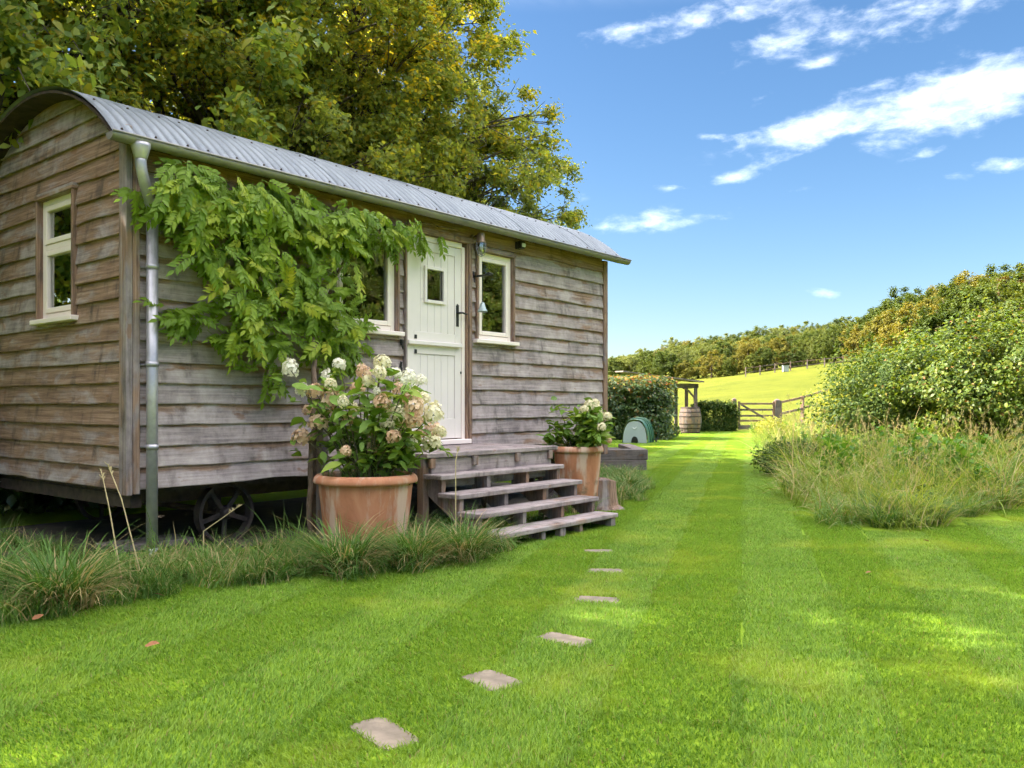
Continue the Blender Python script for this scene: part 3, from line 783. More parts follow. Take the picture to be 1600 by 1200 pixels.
# undercarriage
for y in (.38, HW - .38): box('chassis_beam', .05, HL - .05, y - .045, y + .045, Z0 - .15, Z0 - .032, M['steel'], hut)
for x in (.10, 1.9, 3.8, 5.7): box('cross_bearer', x - .04, x + .04, .08, HW - .08, Z0 - .10, Z0 - .034, M['steel'], hut)
box('end_beam', .02, .10, .03, HW - .03, Z0 - .13, Z0 - .035, M['steel'], hut)
def wheel(x, y):
    r, w = .235, .075
    t = MB().lathe([(r - .028, -w / 2), (r, -w / 2), (r, w / 2), (r - .028, w / 2), (r - .028, -w / 2)], 40).obj('wheel', M['tyre'], hut, smooth=False)
    t.location = (x, y, r + .005); t.rotation_euler = (R(90), R(20), 0)
    MB().lathe([(.0, -.07), (.028, -.07), (.046, -.05), (.046, .05), (.028, .07), (.0, .07)], 16).obj('hub', M['tyre'], t, smooth=True)
    sp = MB(); sp.beam((.04, 0, 0), (r - .025, 0, 0), .036, .016); me = sp.mesh('spoke', bevel=.003); me.materials.append(M['tyre'])
    for k in range(5): link('spoke', me, t, None, (0, 0, 0), (0, 0, 2 * math.pi * k / 5))
for x in (.84, 4.9):
    for y in (.20, HW - .20): wheel(x, y)
    o = MB().tube([(x, .10, .24), (x, HW - .10, .24)], .026, 10).obj('axle', M['steel'], hut)
    for y in (.38, HW - .38): box('axle_block', x - .06, x + .06, y - .04, y + .04, .245, Z0 - .151, M['steel'], hut)

# wall lamp, sensor and bell fixed to the front wall
def lamp():
    x, z = 3.425, 2.70
    t = tag(empty('wall_lamp', (x, -.03, z)), 'ship-style caged glass wall lamp mounted between door and right window', 'wall lamp')
    MB().lathe([(.0, .0), (.042, .0), (.042, .016), (.0, .016)], 16).obj('wall_plate', M['copper'], t, rot=(R(90), 0, 0))
    MB().tube([(0, -.01, 0), (0, -.06, .022), (.0, -.10, .022), (0, -.115, .0)], .014, 8).obj('arm', M['copper'], t, smooth=True)
    MB().lathe([(.0, .05), (.030, .048), (.036, .03), (.038, -.03), (.044, -.035), (.044, -.05), (.0, -.05)], 16, (0, -.115, .0)).obj('cap', M['copper'], t, smooth=True)
    MB().lathe([(.036, -.05), (.038, -.12), (.030, -.155), (.0, -.168)], 16, (0, -.115, .0)).obj('glass_jar', M['glass'], t, smooth=True)
    MB().lathe([(.0, -.06), (.012, -.062), (.018, -.09), (.014, -.115), (.0, -.12)], 10, (0, -.115, .0)).obj('bulb', M['whiteplastic'], t, smooth=True)
    for k in range(5):
        a = 2 * math.pi * k / 5 + .3; c, s = math.cos(a), math.sin(a)
        MB().tube([(.046 * c, -.115 + .046 * s, -.05), (.048 * c, -.115 + .048 * s, -.12), (.034 * c, -.115 + .034 * s, -.168), (0, -.115, -.182)], .0032, 5).obj('cage_bar', M['zinc'], t)
    for rr, zz in ((.048, -.10),):
        MB().tube([(rr * math.cos(q * math.pi / 8), -.115 + rr * math.sin(q * math.pi / 8), zz) for q in range(17)], .003, 5).obj('cage_ring', M['zinc'], t)
lamp()
def sensor():
    t = tag(empty('security_sensor', (4.12, -.035, 2.735)), 'small black motion sensor with pale lens under the gutter', 'sensor')
    MB().box(-.035, .035, -.03, .0, -.04, .04).obj('base', M['black'], t, bevel=.006)
    MB().box(-.038, .038, -.085, -.031, -.035, .042).obj('head', M['black'], t, bevel=.01, seg=2)
    MB().box(-.026, .030, -.100, -.084, -.022, .018).obj('lens', M['whiteplastic'], t, bevel=.006)
sensor()
def bell():
    x = 3.43
    t = tag(empty('door_bell', (x, -.04, 2.02)), 'small weathered hanging bell with iron bracket beside the door', 'bell')
    MB().beam((0, .0, .31), (0, -.15, .31), .012, .02).tube([(0, .0, .36), (0, -.01, .31), (0, -.02, .25)], .008, 6).tube([(0, -.15, .31), (.02, -.19, .325), (.05, -.20, .318), (.07, -.19, .325)], [.012, .016, .014, .003], 6).obj('bracket', M['iron'], t)
    MB().tube([(0, -.12, .31), (0, -.12, .05)], .003, 5).obj('cord', M['iron'], t)
    MB().lathe([(.0, .05), (.012, .048), (.022, .035), (.030, .0), (.048, -.035), (.050, -.045), (.042, -.042), (.026, .0), (.0, .03)], 18, (0, -.12, 0)).obj('bell_cup', M['bell'], t, smooth=True)
    MB().lathe([(.0, .0), (.008, -.01), (.0, -.02)], 8, (0, -.12, -.045)).tube([(0, -.12, -.02), (0, -.12, -.12)], .004, 5).obj('clapper', M['zinc'], t, smooth=True)
bell()
for (x, z, r) in ((2.462, 1.60, .0), (2.452, 1.40, .2)):
    m = MB().tube([(0, -.01, .05), (0, -.012, -.01), (.0, -.025, -.035), (-.022, -.05, -.03), (-.03, -.055, -.005)], .0055, 6).box(-.012, .012, -.008, .0, .0, .055)
    o = m.obj('iron_hook', M['iron'], None, loc=(x, -.036, z), rot=(0, r, 0))
    tag(o, 'upper small black iron hook left of the door below the sill' if z > 1.5 else 'lower small black iron hook left of the door on the boards', 'hook')

# ------------------------------------------------------------------ steps to the door
def steps():
    t = tag(empty('wooden_steps', (2.75, -.9, 0)), 'weathered timber steps with four open treads leading to the hut door', 'steps')
    ox, oy = 2.75, -.9
    def bx(name, x0, x1, y0, y1, z0, z1, mat=M['oak_step'], par=t, bev=.005, tilt=0.0):
        c = ((x0 + x1) / 2, (y0 + y1) / 2, (z0 + z1) / 2)
        m = MB().box(x0 - c[0], x1 - c[0], y0 - c[1], y1 - c[1], z0 - c[2], z1 - c[2])
        return m.obj(name, mat, par, bevel=bev, loc=(c[0] - ox, c[1] - oy, c[2]), rot=(0, tilt * .5, tilt))
    X0, X1 = 1.93, 3.56
    for i in range(4):                                   # platform boards
        w = .215; y1 = -.06 - i * w
        bx('platform_board', X0 - .02, X1 + .09, y1 - w + .006, y1, .645, .683, tilt=.002 * (i - 1.5))
    for i, (yf, z) in enumerate(((-1.055, .515), (-1.245, .380), (-1.435, .245), (-1.625, .110))):
        o = bx('tread', X0 + .01 * i - .01, X1 + .012 * (i % 2), yf, yf + .235, z - .034, z + .004, bev=.006, tilt=(.004, -.003, .005, -.002)[i])
    bx('riser_board', X0 + .06, X1 + .02, -.885, -.855, .40, .642, M['oak_step'])
    for x in (X0 + .02, 2.46, 3.03, X1 - .05):           # short blocks under the platform edge
        bx('block', x, x + .06, -.915, -.886, .565, .643, M['oak_post'])
    for x in (X0 + .03, 2.50, 3.02, X1 - .075):          # sloping stringers, cut as steps
        prof = [(-.86, .64)]
        for (yf, z) in ((-1.055, .515), (-1.245, .380), (-1.435, .245), (-1.625, .110)):
            prof += [(yf + .225 if yf != -1.055 else -.86, z - .036), (yf + .03, z - .036)]
        prof += [(-1.595, .0), (-1.42, .0), (-.86, .36)]
        n = len(prof); V = [(x + a - ox, y - oy, z) for a in (0, .045) for y, z in prof]
        F = [tuple(range(n)), tuple(range(n, 2 * n))[::-1]] + [(k, (k + 1) % n, n + (k + 1) % n, n + k) for k in range(n)]
        MB().add(V, F).obj('stringer', M['oak_post'], t)
    for x in (X0 + .03, 2.72, X1 - .09): bx('foot_block', x, x + .075, -1.615, -1.555, -.01, .074, M['oak_post'])
    for (x, y) in ((X0 + .02, -.83), (X1 - .03, -.83), (X0 + .02, -.12), (X1 - .03, -.12)): bx('post', x - .035, x + .035, y - .035, y + .035, -.01, .643, M['oak_post'])
    bx('side_rail', X0 + .0, X0 + .035, -.79, -.16, .50, .643, M['oak_dark'])
steps()

# ------------------------------------------------------------------ pots
def pot(name, loc, r, h, label, soil=True):
    t = tag(empty(name, loc), label, 'plant pot')
    prof = [(.0, .004), (r * .74, .0), (r * .755, .01), (r * .79, h * .2), (r * .90, h * .86), (r * .905, h * .872), (r * .99, h * .885), (r * 1.0, h * .91), (r * .985, h * .955), (r * .93, h * .985),
            (r * .895, h * .99), (r * .87, h * .95), (r * .85, h * .86)]
    MB().lathe(prof, 48).obj('pot_body', M['terracotta'], t, smooth=True)
    MB().lathe([(r * .86, h * .88), (r * .5, h * .90), (.0, h * .905)], 24).obj('soil', M['soil'], t)
    return t
POT1 = Vector((1.30, -.90, 0)); POT2 = Vector((4.22, -.74, .12))
pot('terracotta_pot', POT1, .375, .575, 'large terracotta pot with rolled rim, left of the steps')
pot('terracotta_pot', POT2, .262, .54, 'smaller terracotta pot with rolled rim, far side of the steps')
tag(box('stone_block', POT2.x - .17, POT2.x + .17, POT2.y - .17, POT2.y + .17, 0, .12, M['stone'], None, .02), 'low stone block under the smaller terracotta pot', 'block')

# ---- hydrangeas
def ray(px, py):
    return (FWD + RGT * ((px - 800) / 1320) + Vector((0, 0, (632 - py) / 1320)))
def at_depth(px, py, d):
    p = ray(px, py) * d; return Vector((CAM.x + p.x, CAM.y + p.y, CAMH + p.z))
def at_plane(px, py, y0):
    r = ray(px, py); t = (y0 - CAM.y) / r.y; return Vector((CAM.x + r.x * t, y0, CAMH + r.z * t))
PETAL = (np.array([(0, 0, 0), (.5, .45, .05), (.28, 1.0, .16), (-.28, 1.0, .16), (-.5, .45, .05)]), np.array([(0, 1, 2), (0, 2, 3), (0, 3, 4)]))
def floret_head(name, seed, r=.07, n=85, cone=1.0):
    rng = np.random.default_rng(seed); Ps = []; Ms = []
    for i in range(n):
        u = (i + .5) / n; z = 1 - 1.55 * u; th = i * 2.39996 + rng.normal(0, .2); q = math.sqrt(max(0, 1 - z * z))
        nrm = Vector((q * math.cos(th), q * math.sin(th), z)).normalized(); rr = r * rng.uniform(.82, 1.1)
        c = Vector((nrm.x * rr, nrm.y * rr, nrm.z * rr * cone))
        nn = (nrm + Vector(rng.normal(0, .25, 3))).normalized(); a = nn.orthogonal().normalized(); b = nn.cross(a); p0 = rng.random() * 6.28
        for k in range(4):
            an = p0 + k * math.pi / 2; y = a * math.cos(an) + b * math.sin(an); x = y.cross(nn)
            Ps.append(c); Ms.append(np.array([x, y, nn]).T)
    V, F, k = stamp(PETAL, np.array(Ps), np.array(Ms), np.full(len(Ps), .0165) * np.repeat(rng.uniform(.7, 1.15, n), 4))
    me = np_mesh(name, V, F, {'rnd': np.repeat(np.repeat(rng.random(n), 4), k)}); me.materials.append(M['cream'])
    return me
HEADS = [floret_head('flower_head', s, .064, 80, c) for s, c in ((1, 1.05), (2, 1.4), (3, .95))]
OVATE = np.array([(0, 0, 0), (.17, .16, .035), (.27, .42, .05), (.20, .72, .03), (0, 1.05, -.10), (-.20, .72, .03), (-.27, .42, .05), (-.17, .16, .035), (0, .30, -.01), (0, .65, -.03)])
OVATE_F = np.array([(0, 1, 8), (1, 2, 8), (2, 9, 8), (2, 3, 9), (3, 4, 9), (4, 5, 9), (5, 6, 9), (6, 8, 9), (6, 7, 8), (7, 0, 8)])
def leaf_protos(name, mat, bends=(0, .12, .25)):
    out = []
    for i, b in enumerate(bends):
        T = OVATE.copy(); T[:, 2] -= b * T[:, 1] ** 2
        me = np_mesh(name, T, OVATE_F, {'rnd': np.full(len(T), .3 + .2 * i)}, True); me.materials.append(mat); out.append(me)
    return out
def place_leaf(me, parent, p, tip, nrm, size, name='leaf'):
    tip = tip.normalized(); z = (nrm - tip * nrm.dot(tip)).normalized(); x = tip.cross(z)
    m = Matrix((( x.x, tip.x, z.x), (x.y, tip.y, z.y), (x.z, tip.z, z.z)))
    o = link(name, me, parent); o.location = p; o.rotation_euler = m.to_euler(); o.scale = (size,) * 3
    return o
def hydrangea(base, ztop, heads, label, seed, nleaf, rr, zc, rad, wisp=0):
    rng = random.Random(seed); t = tag(empty('hydrangea', base), label, 'hydrangea')
    lp = leaf_protos('leaf', M['hydleaf']); stems = MB(); leaves = 0
    ends = []
    for (px, py, kind, size) in heads:
        d0 = (base.xy - CAM.xy).dot(FWD.xy)
        p = at_depth(px, py, d0 + rng.uniform(-.32, .25)) - base; ends.append((p, kind, size))
    for _ in range(14): a = rng.random() * 6.28; ends.append((Vector((math.cos(a) * rad * rng.uniform(.3, .95), math.sin(a) * rad * rng.uniform(.3, .95), zc + rng.uniform(-.2, .25))), None, 0))
    nodes = []
    for (p, kind, size) in ends:
        b = Vector((p.x * .22, p.y * .22, ztop - .03)); c = Vector((p.x * .55, p.y * .55, ztop + (p.z - ztop) * .62))
        pts = [b * (1 - u) ** 2 + c * (2 * u * (1 - u)) + p * u ** 2 for u in (0, .2, .4, .6, .8, 1.0)]
        stems.tube(pts, [.006, .0055, .005, .0045, .004, .003], 5, False)
        for u in (2, 3, 4): nodes.append((pts[u], (pts[u + 1] - pts[u]).normalized()))
        nodes.append((pts[5] - Vector((0, 0, .06)), Vector((0, 0, 1))))
        if kind:
            me = HEADS[rng.randrange(3)]
            o = link('flower_head', me, t, None, p, (rng.uniform(-.4, .4), rng.uniform(-.4, .4), rng.random() * 6), size * (.72 if kind == 'whitefl' else .84))
            omat(o, M[kind])
    stems.obj('stems', M['stem'], t)
    rng.shuffle(nodes)
    while leaves < nleaf:
        p, d = nodes[leaves % len(nodes)]
        a = rng.random() * 6.28; tip = Vector((math.cos(a), math.sin(a), rng.uniform(-.35, .35)))
        place_leaf(lp[rng.randrange(3)], t, p + Vector((rng.gauss(0, .02), rng.gauss(0, .02), rng.gauss(0, .03))), tip, Vector((rng.gauss(0, .4), rng.gauss(0, .4), 1)), rr * rng.uniform(.65, 1.2)); leaves += 1
    g2 = np.random.default_rng(seed + 5); k2 = 420; idx = g2.integers(0, len(nodes), k2)
    P2 = np.array([nodes[i][0] for i in idx]) + g2.normal(0, .045, (k2, 3))
    o = link('inner_foliage', leaf_mesh('inner_foliage', g2, P2, rr * .85, .5, .2, tmpl=(OVATE, OVATE_F)), t, M['hydleaf']); o['kind'] = 'stuff'
    if wisp:
        g = np.random.default_rng(seed); V, F, A = blades(g, wisp, rad * .75, (.12, .24), (.002, .004), .25, .1)
        V[:, 2] += ztop - .05
        o = link('pot_grass', np_mesh('pot_grass', V, F, {'rnd': A * .5}), t, M['longgrass']); o['kind'] = 'stuff'
    return t
H1 = [(453, 577, 'whitefl', 1.25), (530, 570, 'whitefl', 1.05), (510, 587, 'whitefl', .8), (473, 610, 'whitefl', 1.1), (492, 612, 'pink', 1.15), (513, 628, 'pink', 1.25), (537, 629, 'cream', .7), (498, 661, 'pink', 1.25),
      (470, 684, 'pink', 1.15), (565, 677, 'pink', 1.1), (597, 630, 'pink', 1.05), (597, 568, 'cream', 1.1), (593, 583, 'cream', .9), (568, 583, 'pink', .95), (618, 584, 'whitefl', 1.0), (638, 593, 'whitefl', 1.15),
      (658, 595, 'whitefl', .95), (622, 608, 'pink', .9), (643, 620, 'pink', 1.15), (560, 607, 'pink', .95), (589, 612, 'whitefl', .6), (648, 637, 'pink', 1.2), (620, 648, 'cream', 1.25), (647, 657, 'pink', 1.15),
      (678, 648, 'cream', 1.2), (593, 652, 'whitefl', .6), (615, 683, 'pink', .95), (627, 683, 'cream', .7), (640, 695, 'cream', 1.0), (675, 673, 'pink', 1.05), (675, 693, 'cream', 1.25), (687, 675, 'cream', .9), (545, 655, 'pink', .8), (528, 692, 'cream', .9), (583, 700, 'pink', .8), (605, 664, 'cream', .9), (482, 642, 'pink', .85), (552, 640, 'cream', .75), (655, 680, 'pink', .9), (632, 667, 'pink', .9), (516, 600, 'cream', .8), (575, 596, 'cream', .85), (662, 625, 'cream', .9), (540, 705, 'pink', .7)]
hydrangea(POT1, .54, H1, 'pink, cream and white panicle hydrangea growing in the large terracotta pot', 11, 290, .135, .85, .46, 260)
H2 = [(921, 634, 'cream', 1.05), (931, 640, 'cream', 1.1), (936, 650, 'cream', 1.0), (949, 651, 'cream', .85), (940, 668, 'cream', .8), (945, 674, 'cream', .95), (913, 640, 'cream', .8), (930, 630, 'cream', .85)]
hydrangea(POT2, .50, H2, 'leafy green hydrangea with cream flower heads in the smaller pot', 12, 290, .115, .72, .38)
_rng = np.random.default_rng(5)

# ---- wisteria on the front wall
def in_poly(x, y, P):
    c = False; j = len(P) - 1
    for i in range(len(P)):
        if (P[i][1] > y) != (P[j][1] > y) and x < (P[j][0] - P[i][0]) * (y - P[i][1]) / (P[j][1] - P[i][1]) + P[i][0]: c = not c
        j = i
    return c
def wist_leaf(seed):
    rng = np.random.default_rng(seed); n = 6; L = .25; P = []; Ms = []; S = []
    def rach(t): return np.array([.02 * math.sin(3 * t + seed), L * t, -.06 * t * t])
    for i in range(n):
        t = .22 + .74 * i / n
        for s in (-1, 1):
            tip = np.array([s * .85, .62 + .25 * t, -.22 + rng.normal(0, .12)]); tip /= np.linalg.norm(tip)
            nz = np.array([rng.normal(0, .2), rng.normal(0, .2), 1.0]); nz -= tip * nz.dot(tip); nz /= np.linalg.norm(nz)
            P.append(rach(t)); Ms.append(np.stack([np.cross(tip, nz), tip, nz], 1)); S.append(.078 * (1 - .25 * abs(t - .55)) * rng.uniform(.85, 1.1))
    P.append(rach(1)); tip = np.array([0, 1, -.4]) / math.sqrt(1.16); nz = np.array([0, .371, .928]); Ms.append(np.stack([np.cross(tip, nz), tip, nz], 1)); S.append(.075)
    nl = (LEAF6[0] * np.array([.68, 1.14, 1.0]), LEAF6[1]); V, F, k = stamp(nl, np.array(P), np.array(Ms), np.array(S)); V = V.copy()
    A = np.repeat(rng.random(len(P)) * .8, k)
    rv = [rach(t) + np.array([w, 0, 0]) for t in (0, .5, 1) for w in (-.0025, .0025)]; b = len(V)
    V = np.concatenate([V, np.array(rv)]); F = np.concatenate([F, np.array([(b, b + 1, b + 3), (b, b + 3, b + 2), (b + 2, b + 3, b + 5), (b + 2, b + 5, b + 4)])])
    return V, F, np.concatenate([A, np.full(6, .4)])
WPOLY = [[(240, 262), (300, 246), (350, 255), (400, 268), (470, 290), (540, 302), (600, 318), (660, 328), (690, 345), (680, 362), (640, 372), (600, 378), (566, 392), (556, 430), (548, 470), (550, 510), (556, 545), (562, 572),
          (540, 584), (512, 590), (488, 572), (466, 540), (444, 572), (388, 574), (352, 556), (372, 520), (352, 478), (316, 440), (292, 400), (262, 350), (244, 300)],
         [(252, 512), (280, 502), (330, 520), (372, 545), (380, 570), (340, 562), (296, 545)], [(200, 312), (222, 318), (226, 352), (205, 350)], [(400, 600), (440, 590), (446, 622), (392, 625)], [(480, 540), (560, 540), (575, 560), (530, 600), (500, 610)]]
def wisteria():
    t = tag(empty('wisteria', (1.14, -.55, 0)), 'green wisteria climbing over the front wall beside the left window', 'climbing plant')
    o0 = Vector((1.14, -.55, 0)); rng = random.Random(21); items = []
    for poly, cnt in zip(WPOLY, (780, 30, 9, 12, 40)):
        xs = [p[0] for p in poly]; ys = [p[1] for p in poly]; k = 0
        while k < cnt:
            x, y = rng.uniform(min(xs), max(xs)), rng.uniform(min(ys), max(ys))
            if not in_poly(x, y, poly): continue
            dep = rng.uniform(.05, .34) if cnt > 100 else rng.uniform(.05, .16)
            p = at_plane(x, y - 30, -dep); p.z = min(p.z, rng.uniform(2.5, 2.74))
            a = rng.gauss(0, 1.35); tip = Vector((math.sin(a), -.12 - rng.random() * .5, -math.cos(a) * .7 + .05))
            if p.z > 2.35: tip.z = -abs(tip.z) - .15
            nrm = Vector((rng.gauss(0, .4), -.9, .55 + rng.gauss(0, .35)))
            items.append((dep, p - o0, tip, nrm, rng.uniform(.42, .9))); k += 1
    items.sort(key=lambda i: -i[0]); pm = []; tm = []
    for s in range(5):
        V, F, A = wist_leaf(s); tm.append((V, F, A)); me = np_mesh('leaf', V, F, {'rnd': A}); me.materials.append(M['wist']); pm.append(me)
    for i, (dep, p, tip, nrm, s) in enumerate(items[:300]): place_leaf(pm[i % 5], t, p, tip, nrm, s)
    parts = []; g = np.random.default_rng(4)
    for i, (dep, p, tip, nrm, s) in enumerate(items[300:]):
        tip = tip.normalized(); z = (nrm - tip * nrm.dot(tip)).normalized(); x = tip.cross(z)
        V, F, A = tm[i % 5]; m = np.array([x, tip, z]).T
        parts.append(((V @ m.T) * s + np.array(p), F, np.clip(A * .4 + g.random() * .6, 0, 1)))
    V, F, A = merge(parts); o = link('inner_foliage', np_mesh('inner_foliage', V, F, {'rnd': A}), t, M['wist']); o['kind'] = 'stuff'
    # stems: up the post, then fanned under the eave
    m = MB()
    def vine(pts, r0, r1):
        pts = [Vector(p) - o0 for p in pts]; q = []
        for i in range(len(pts) - 1):
            for k in range(6):
                u = k / 6; q.append(pts[i].lerp(pts[i + 1], u) + Vector((rng.gauss(0, .008), rng.gauss(0, .006), rng.gauss(0, .008))))
        q.append(pts[-1]); m.tube(q, [r0 + (r1 - r0) * i / (len(q) - 1) for i in range(len(q))], 7)
    vine([(1.10, -.50, 0), (1.13, -.50, .7), (1.25, -.36, 1.25), (1.42, -.12, 1.75), (1.5, -.08, 2.3), (1.45, -.10, 2.62)], .026, .012)
    vine([(1.16, -.47, .0), (1.17, -.48, .9), (1.38, -.2, 1.5), (1.62, -.09, 2.0), (1.9, -.10, 2.55), (2.6, -.10, 2.72), (3.15, -.09, 2.74)], .02, .006)
    vine([(1.47, -.09, 2.2), (1.0, -.10, 2.6), (.4, -.10, 2.68), (.15, -.11, 2.60)], .012, .005)
    vine([(1.42, -.12, 1.75), (1.0, -.10, 1.65), (.6, -.08, 1.5), (.25, -.09, 1.55)], .010, .004)
    vine([(1.45, -.10, 2.0), (1.1, -.12, 2.15), (.6, -.12, 2.3)], .009, .004)
    m.obj('stem', M['vinestem'], t, smooth=True)
wisteria()
tag(MB().box(-.033, .033, -.033, .033, 0, 1.12).obj('timber_post', M['oak_post'], None, bevel=.005, loc=(1.27, -.43, 0), rot=(0, R(.6), .2)), 'square upright timber stake behind the large pot carrying the vine', 'post')

# ------------------------------------------------------------------ small things by the hut
def stump():
    rng = random.Random(4); n = 22; V = []
    for j, (z, r) in enumerate(((0, .185), (.05, .16), (.12, .145), (.22, .138), (.295, .135), (.305, .125))):
        for k in range(n):
            a = 2 * math.pi * k / n; q = r * (1 + .10 * mnoise.noise((math.cos(a) * 1.6, math.sin(a) * 1.6, z * 1.2)) + .03 * math.sin(5 * a)) + (.05 * max(0, math.cos(a + .6)) if j == 0 else 0)
            V.append((q * math.cos(a), q * math.sin(a), z + .012 * math.sin(a * 2) * (j > 3)))
    F = [(j * n + k, j * n + (k + 1) % n, (j + 1) * n + (k + 1) % n, (j + 1) * n + k) for j in range(5) for k in range(n)] + [tuple(5 * n + k for k in range(n))]
    t = tag(empty('tree_stump', W(.92, 8.62)), 'short sawn grey log stump standing by the foot of the steps', 'stump')
    MB().add(V, F).obj('log', weathered('stump_wood', 'z', .42, 1.25), t, smooth=False)
stump()
def raised_bed():
    t = tag(empty('raised_bed', W(1.55, 13.6), YAW), 'raised bed edged with dark weathered railway sleepers past the hut', 'raised bed')
    def sl(x0, x1, y0, y1, z0, z1): 
        MB().box(x0, x1, y0, y1, z0, z1).obj('sleeper', M['oak_dark'], t, bevel=.012, seg=2)
    sl(-1.0, .62, 0, .22, 0, .17); sl(-1.0, .64, .005, .225, .174, .345); sl(.40, .63, .235, 2.0, 0, .17); sl(.41, .64, .235, 2.0, .174, .345); sl(-1.0, -.78, .235, 2.0, 0, .34)
    MB().box(-.77, .39, .24, 2.0, .0, .28).obj('soil', M['soil'], t)
raised_bed()
def coop():
    t = tag(empty('chicken_coop', W(3.52, 23.6), YAW - R(22)), 'small green and grey arched plastic chicken coop in front of the hedge', 'chicken coop')
    # an arched shell, green sides with ribs, grey end with a round-topped pop hole
    def arch(w, h, n=16): return [(w * math.copysign(abs(math.cos(a)) ** .75, math.cos(a)) - 0, h * math.sin(a) ** .85 if math.sin(a) > 0 else 0) for a in [math.pi * i / n for i in range(n + 1)]]
    P = arch(.36, .66); n = len(P)
    V = [(x * s, y, z * s2) for (y, s, s2) in ((-.38, 1.0, 1.0), (-.30, 1.03, 1.03), (.38, 1.03, 1.03), (.44, .98, .98)) for x, z in P]
    F = [(r * n + k, r * n + k + 1, (r + 1) * n + k + 1, (r + 1) * n + k) for r in range(3) for k in range(n - 1)]
    MB().add(V, F).obj('shell', M['coopgreen'], t, smooth=True)
    for y in (-.12, .10, .30):
        Q = [(x * 1.05, y, z * 1.05) for x, z in P]; MB().tube(Q, .016, 6).obj('rib', M['coopgreen'], t, smooth=True)
    Q = arch(.33, .61); MB().add([(x, -.385, z) for x, z in Q] + [(x, -.36, z) for x, z in Q], [tuple(range(n)), tuple(range(n, 2 * n))] + [(k, k + 1, n + k + 1, n + k) for k in range(n - 1)]).obj('front_panel', M['coopgrey'], t)
    Q = arch(.095, .17, 10); k = len(Q); MB().add([(x, -.396, z + .02) for x, z in Q] + [(x, -.384, z + .02) for x, z in Q], [tuple(range(k)), tuple(range(k, 2 * k))] + [(i, i + 1, k + i + 1, k + i) for i in range(k - 1)]).obj('pop_hole', M['black'], t)
    MB().tube([(-.05, -.40, .43), (0, -.415, .40), (.06, -.40, .45)], .010, 6).obj('door_handle', M['whiteplastic'], t)
    MB().lathe([(.0, -.02), (.05, -.02), (.05, .02), (.0, .02)], 14).obj('wheel', M['black'], t, loc=(.42, .42, .05), rot=(0, R(90), 0))
    MB().tube([(.38, .2, .10), (.44, .46, .10), (.46, .50, .34)], .011, 6).obj('handle_bar', M['black'], t)
coop()
def barrel(p):
    t = tag(empty('oak_barrel', p), 'weathered oak barrel with iron hoops standing under the open shelter', 'barrel')
    n = 18; H = .98
    def rad(u): return .33 + .085 * math.sin(math.pi * u) ** .9
    me = None
    V = []; zs = [i / 8 for i in range(9)]; da = math.pi / n * .97
    for u in zs:
        r = rad(u)
        for rr in (r - .03, r):
            for a in (-da, da): V.append((rr * math.cos(a), rr * math.sin(a), u * H))
    F = []
    for i in range(8):
        b = i * 4; c = b + 4; F += [(b + 2, b + 3, c + 3, c + 2), (b, c, c + 1, b + 1), (b, b + 2, c + 2, c), (b + 1, c + 1, c + 3, b + 3)]
    F += [(0, 1, 3, 2), (32, 34, 35, 33)]
    st = MB().add(V, F).mesh('stave'); st.materials.append(M['oak_far'])
    for k in range(n): link('stave', st, t, None, (0, 0, 0), (0, 0, 2 * math.pi * k / n))
    for u, h in ((.03, .05), (.20, .045), (.36, .04), (.64, .04), (.80, .045), (.97, .05)):
        MB().lathe([(rad(u - h / 2) + .004, u * H - h * .5), (rad(u) + .007, u * H), (rad(u + h / 2) + .004, u * H + h * .5)], 36).obj('hoop', M['steel'], t, smooth=True)
    MB().lathe([(.0, H - .03), (.32, H - .03)], 24).obj('lid', M['oak_far'], t)
barrel(W(6.58, 31.2))
def shelter():
    t = tag(empty('open_shelter', W(6.1, 32.6), YAW), 'small open timber shelter with sloping roof behind the barrel', 'shelter')
    for (x, y) in ((.92, -.3), (.40, .9), (-1.6, -.3), (-1.6, 1.4), (.92, 1.4)): MB().box(x - .06, x + .06, y - .06, y + .06, 0, 1.86).obj('post', M['oak_far'], t, bevel=.006)
    MB().box(-1.75, 1.02, -.36, -.24, 1.70, 1.86).obj('beam', M['oak_far'], t, bevel=.006)
    MB().box(.86, .98, -.22, 1.46, 1.70, 1.86).obj('beam', M['oak_far'], t, bevel=.006)
    MB().tube([(.90, -.30, 1.05), (.86, -.30, 1.35), (.66, -.30, 1.58), (.40, -.30, 1.74)], .05, 4).obj('curved_brace', M['oak_far'], t)
    V = [(-1.9, -.7, 2.30), (1.16, -.7, 1.90), (1.16, 1.8, 1.98), (-1.9, 1.8, 2.38)]; V += [(x, y, z + .05) for x, y, z in V]
    MB().add(V, [(0, 1, 2, 3), (7, 6, 5, 4), (0, 4, 5, 1), (1, 5, 6, 2), (2, 6, 7, 3), (3, 7, 4, 0)]).obj('roof_deck', M['oak_dark'], t)
    for i in range(5): MB().box(-1.7 + i * .5, -1.66 + i * .5 + .40, -.33, -.30, 1.87, 2.18 - i * .075).obj('gable_board', M['oak_far'], t)
    MB().box(-1.6, -.2, .3, .9, 0, .16).obj('log_bearer', M['oak_dark'], t)
shelter()
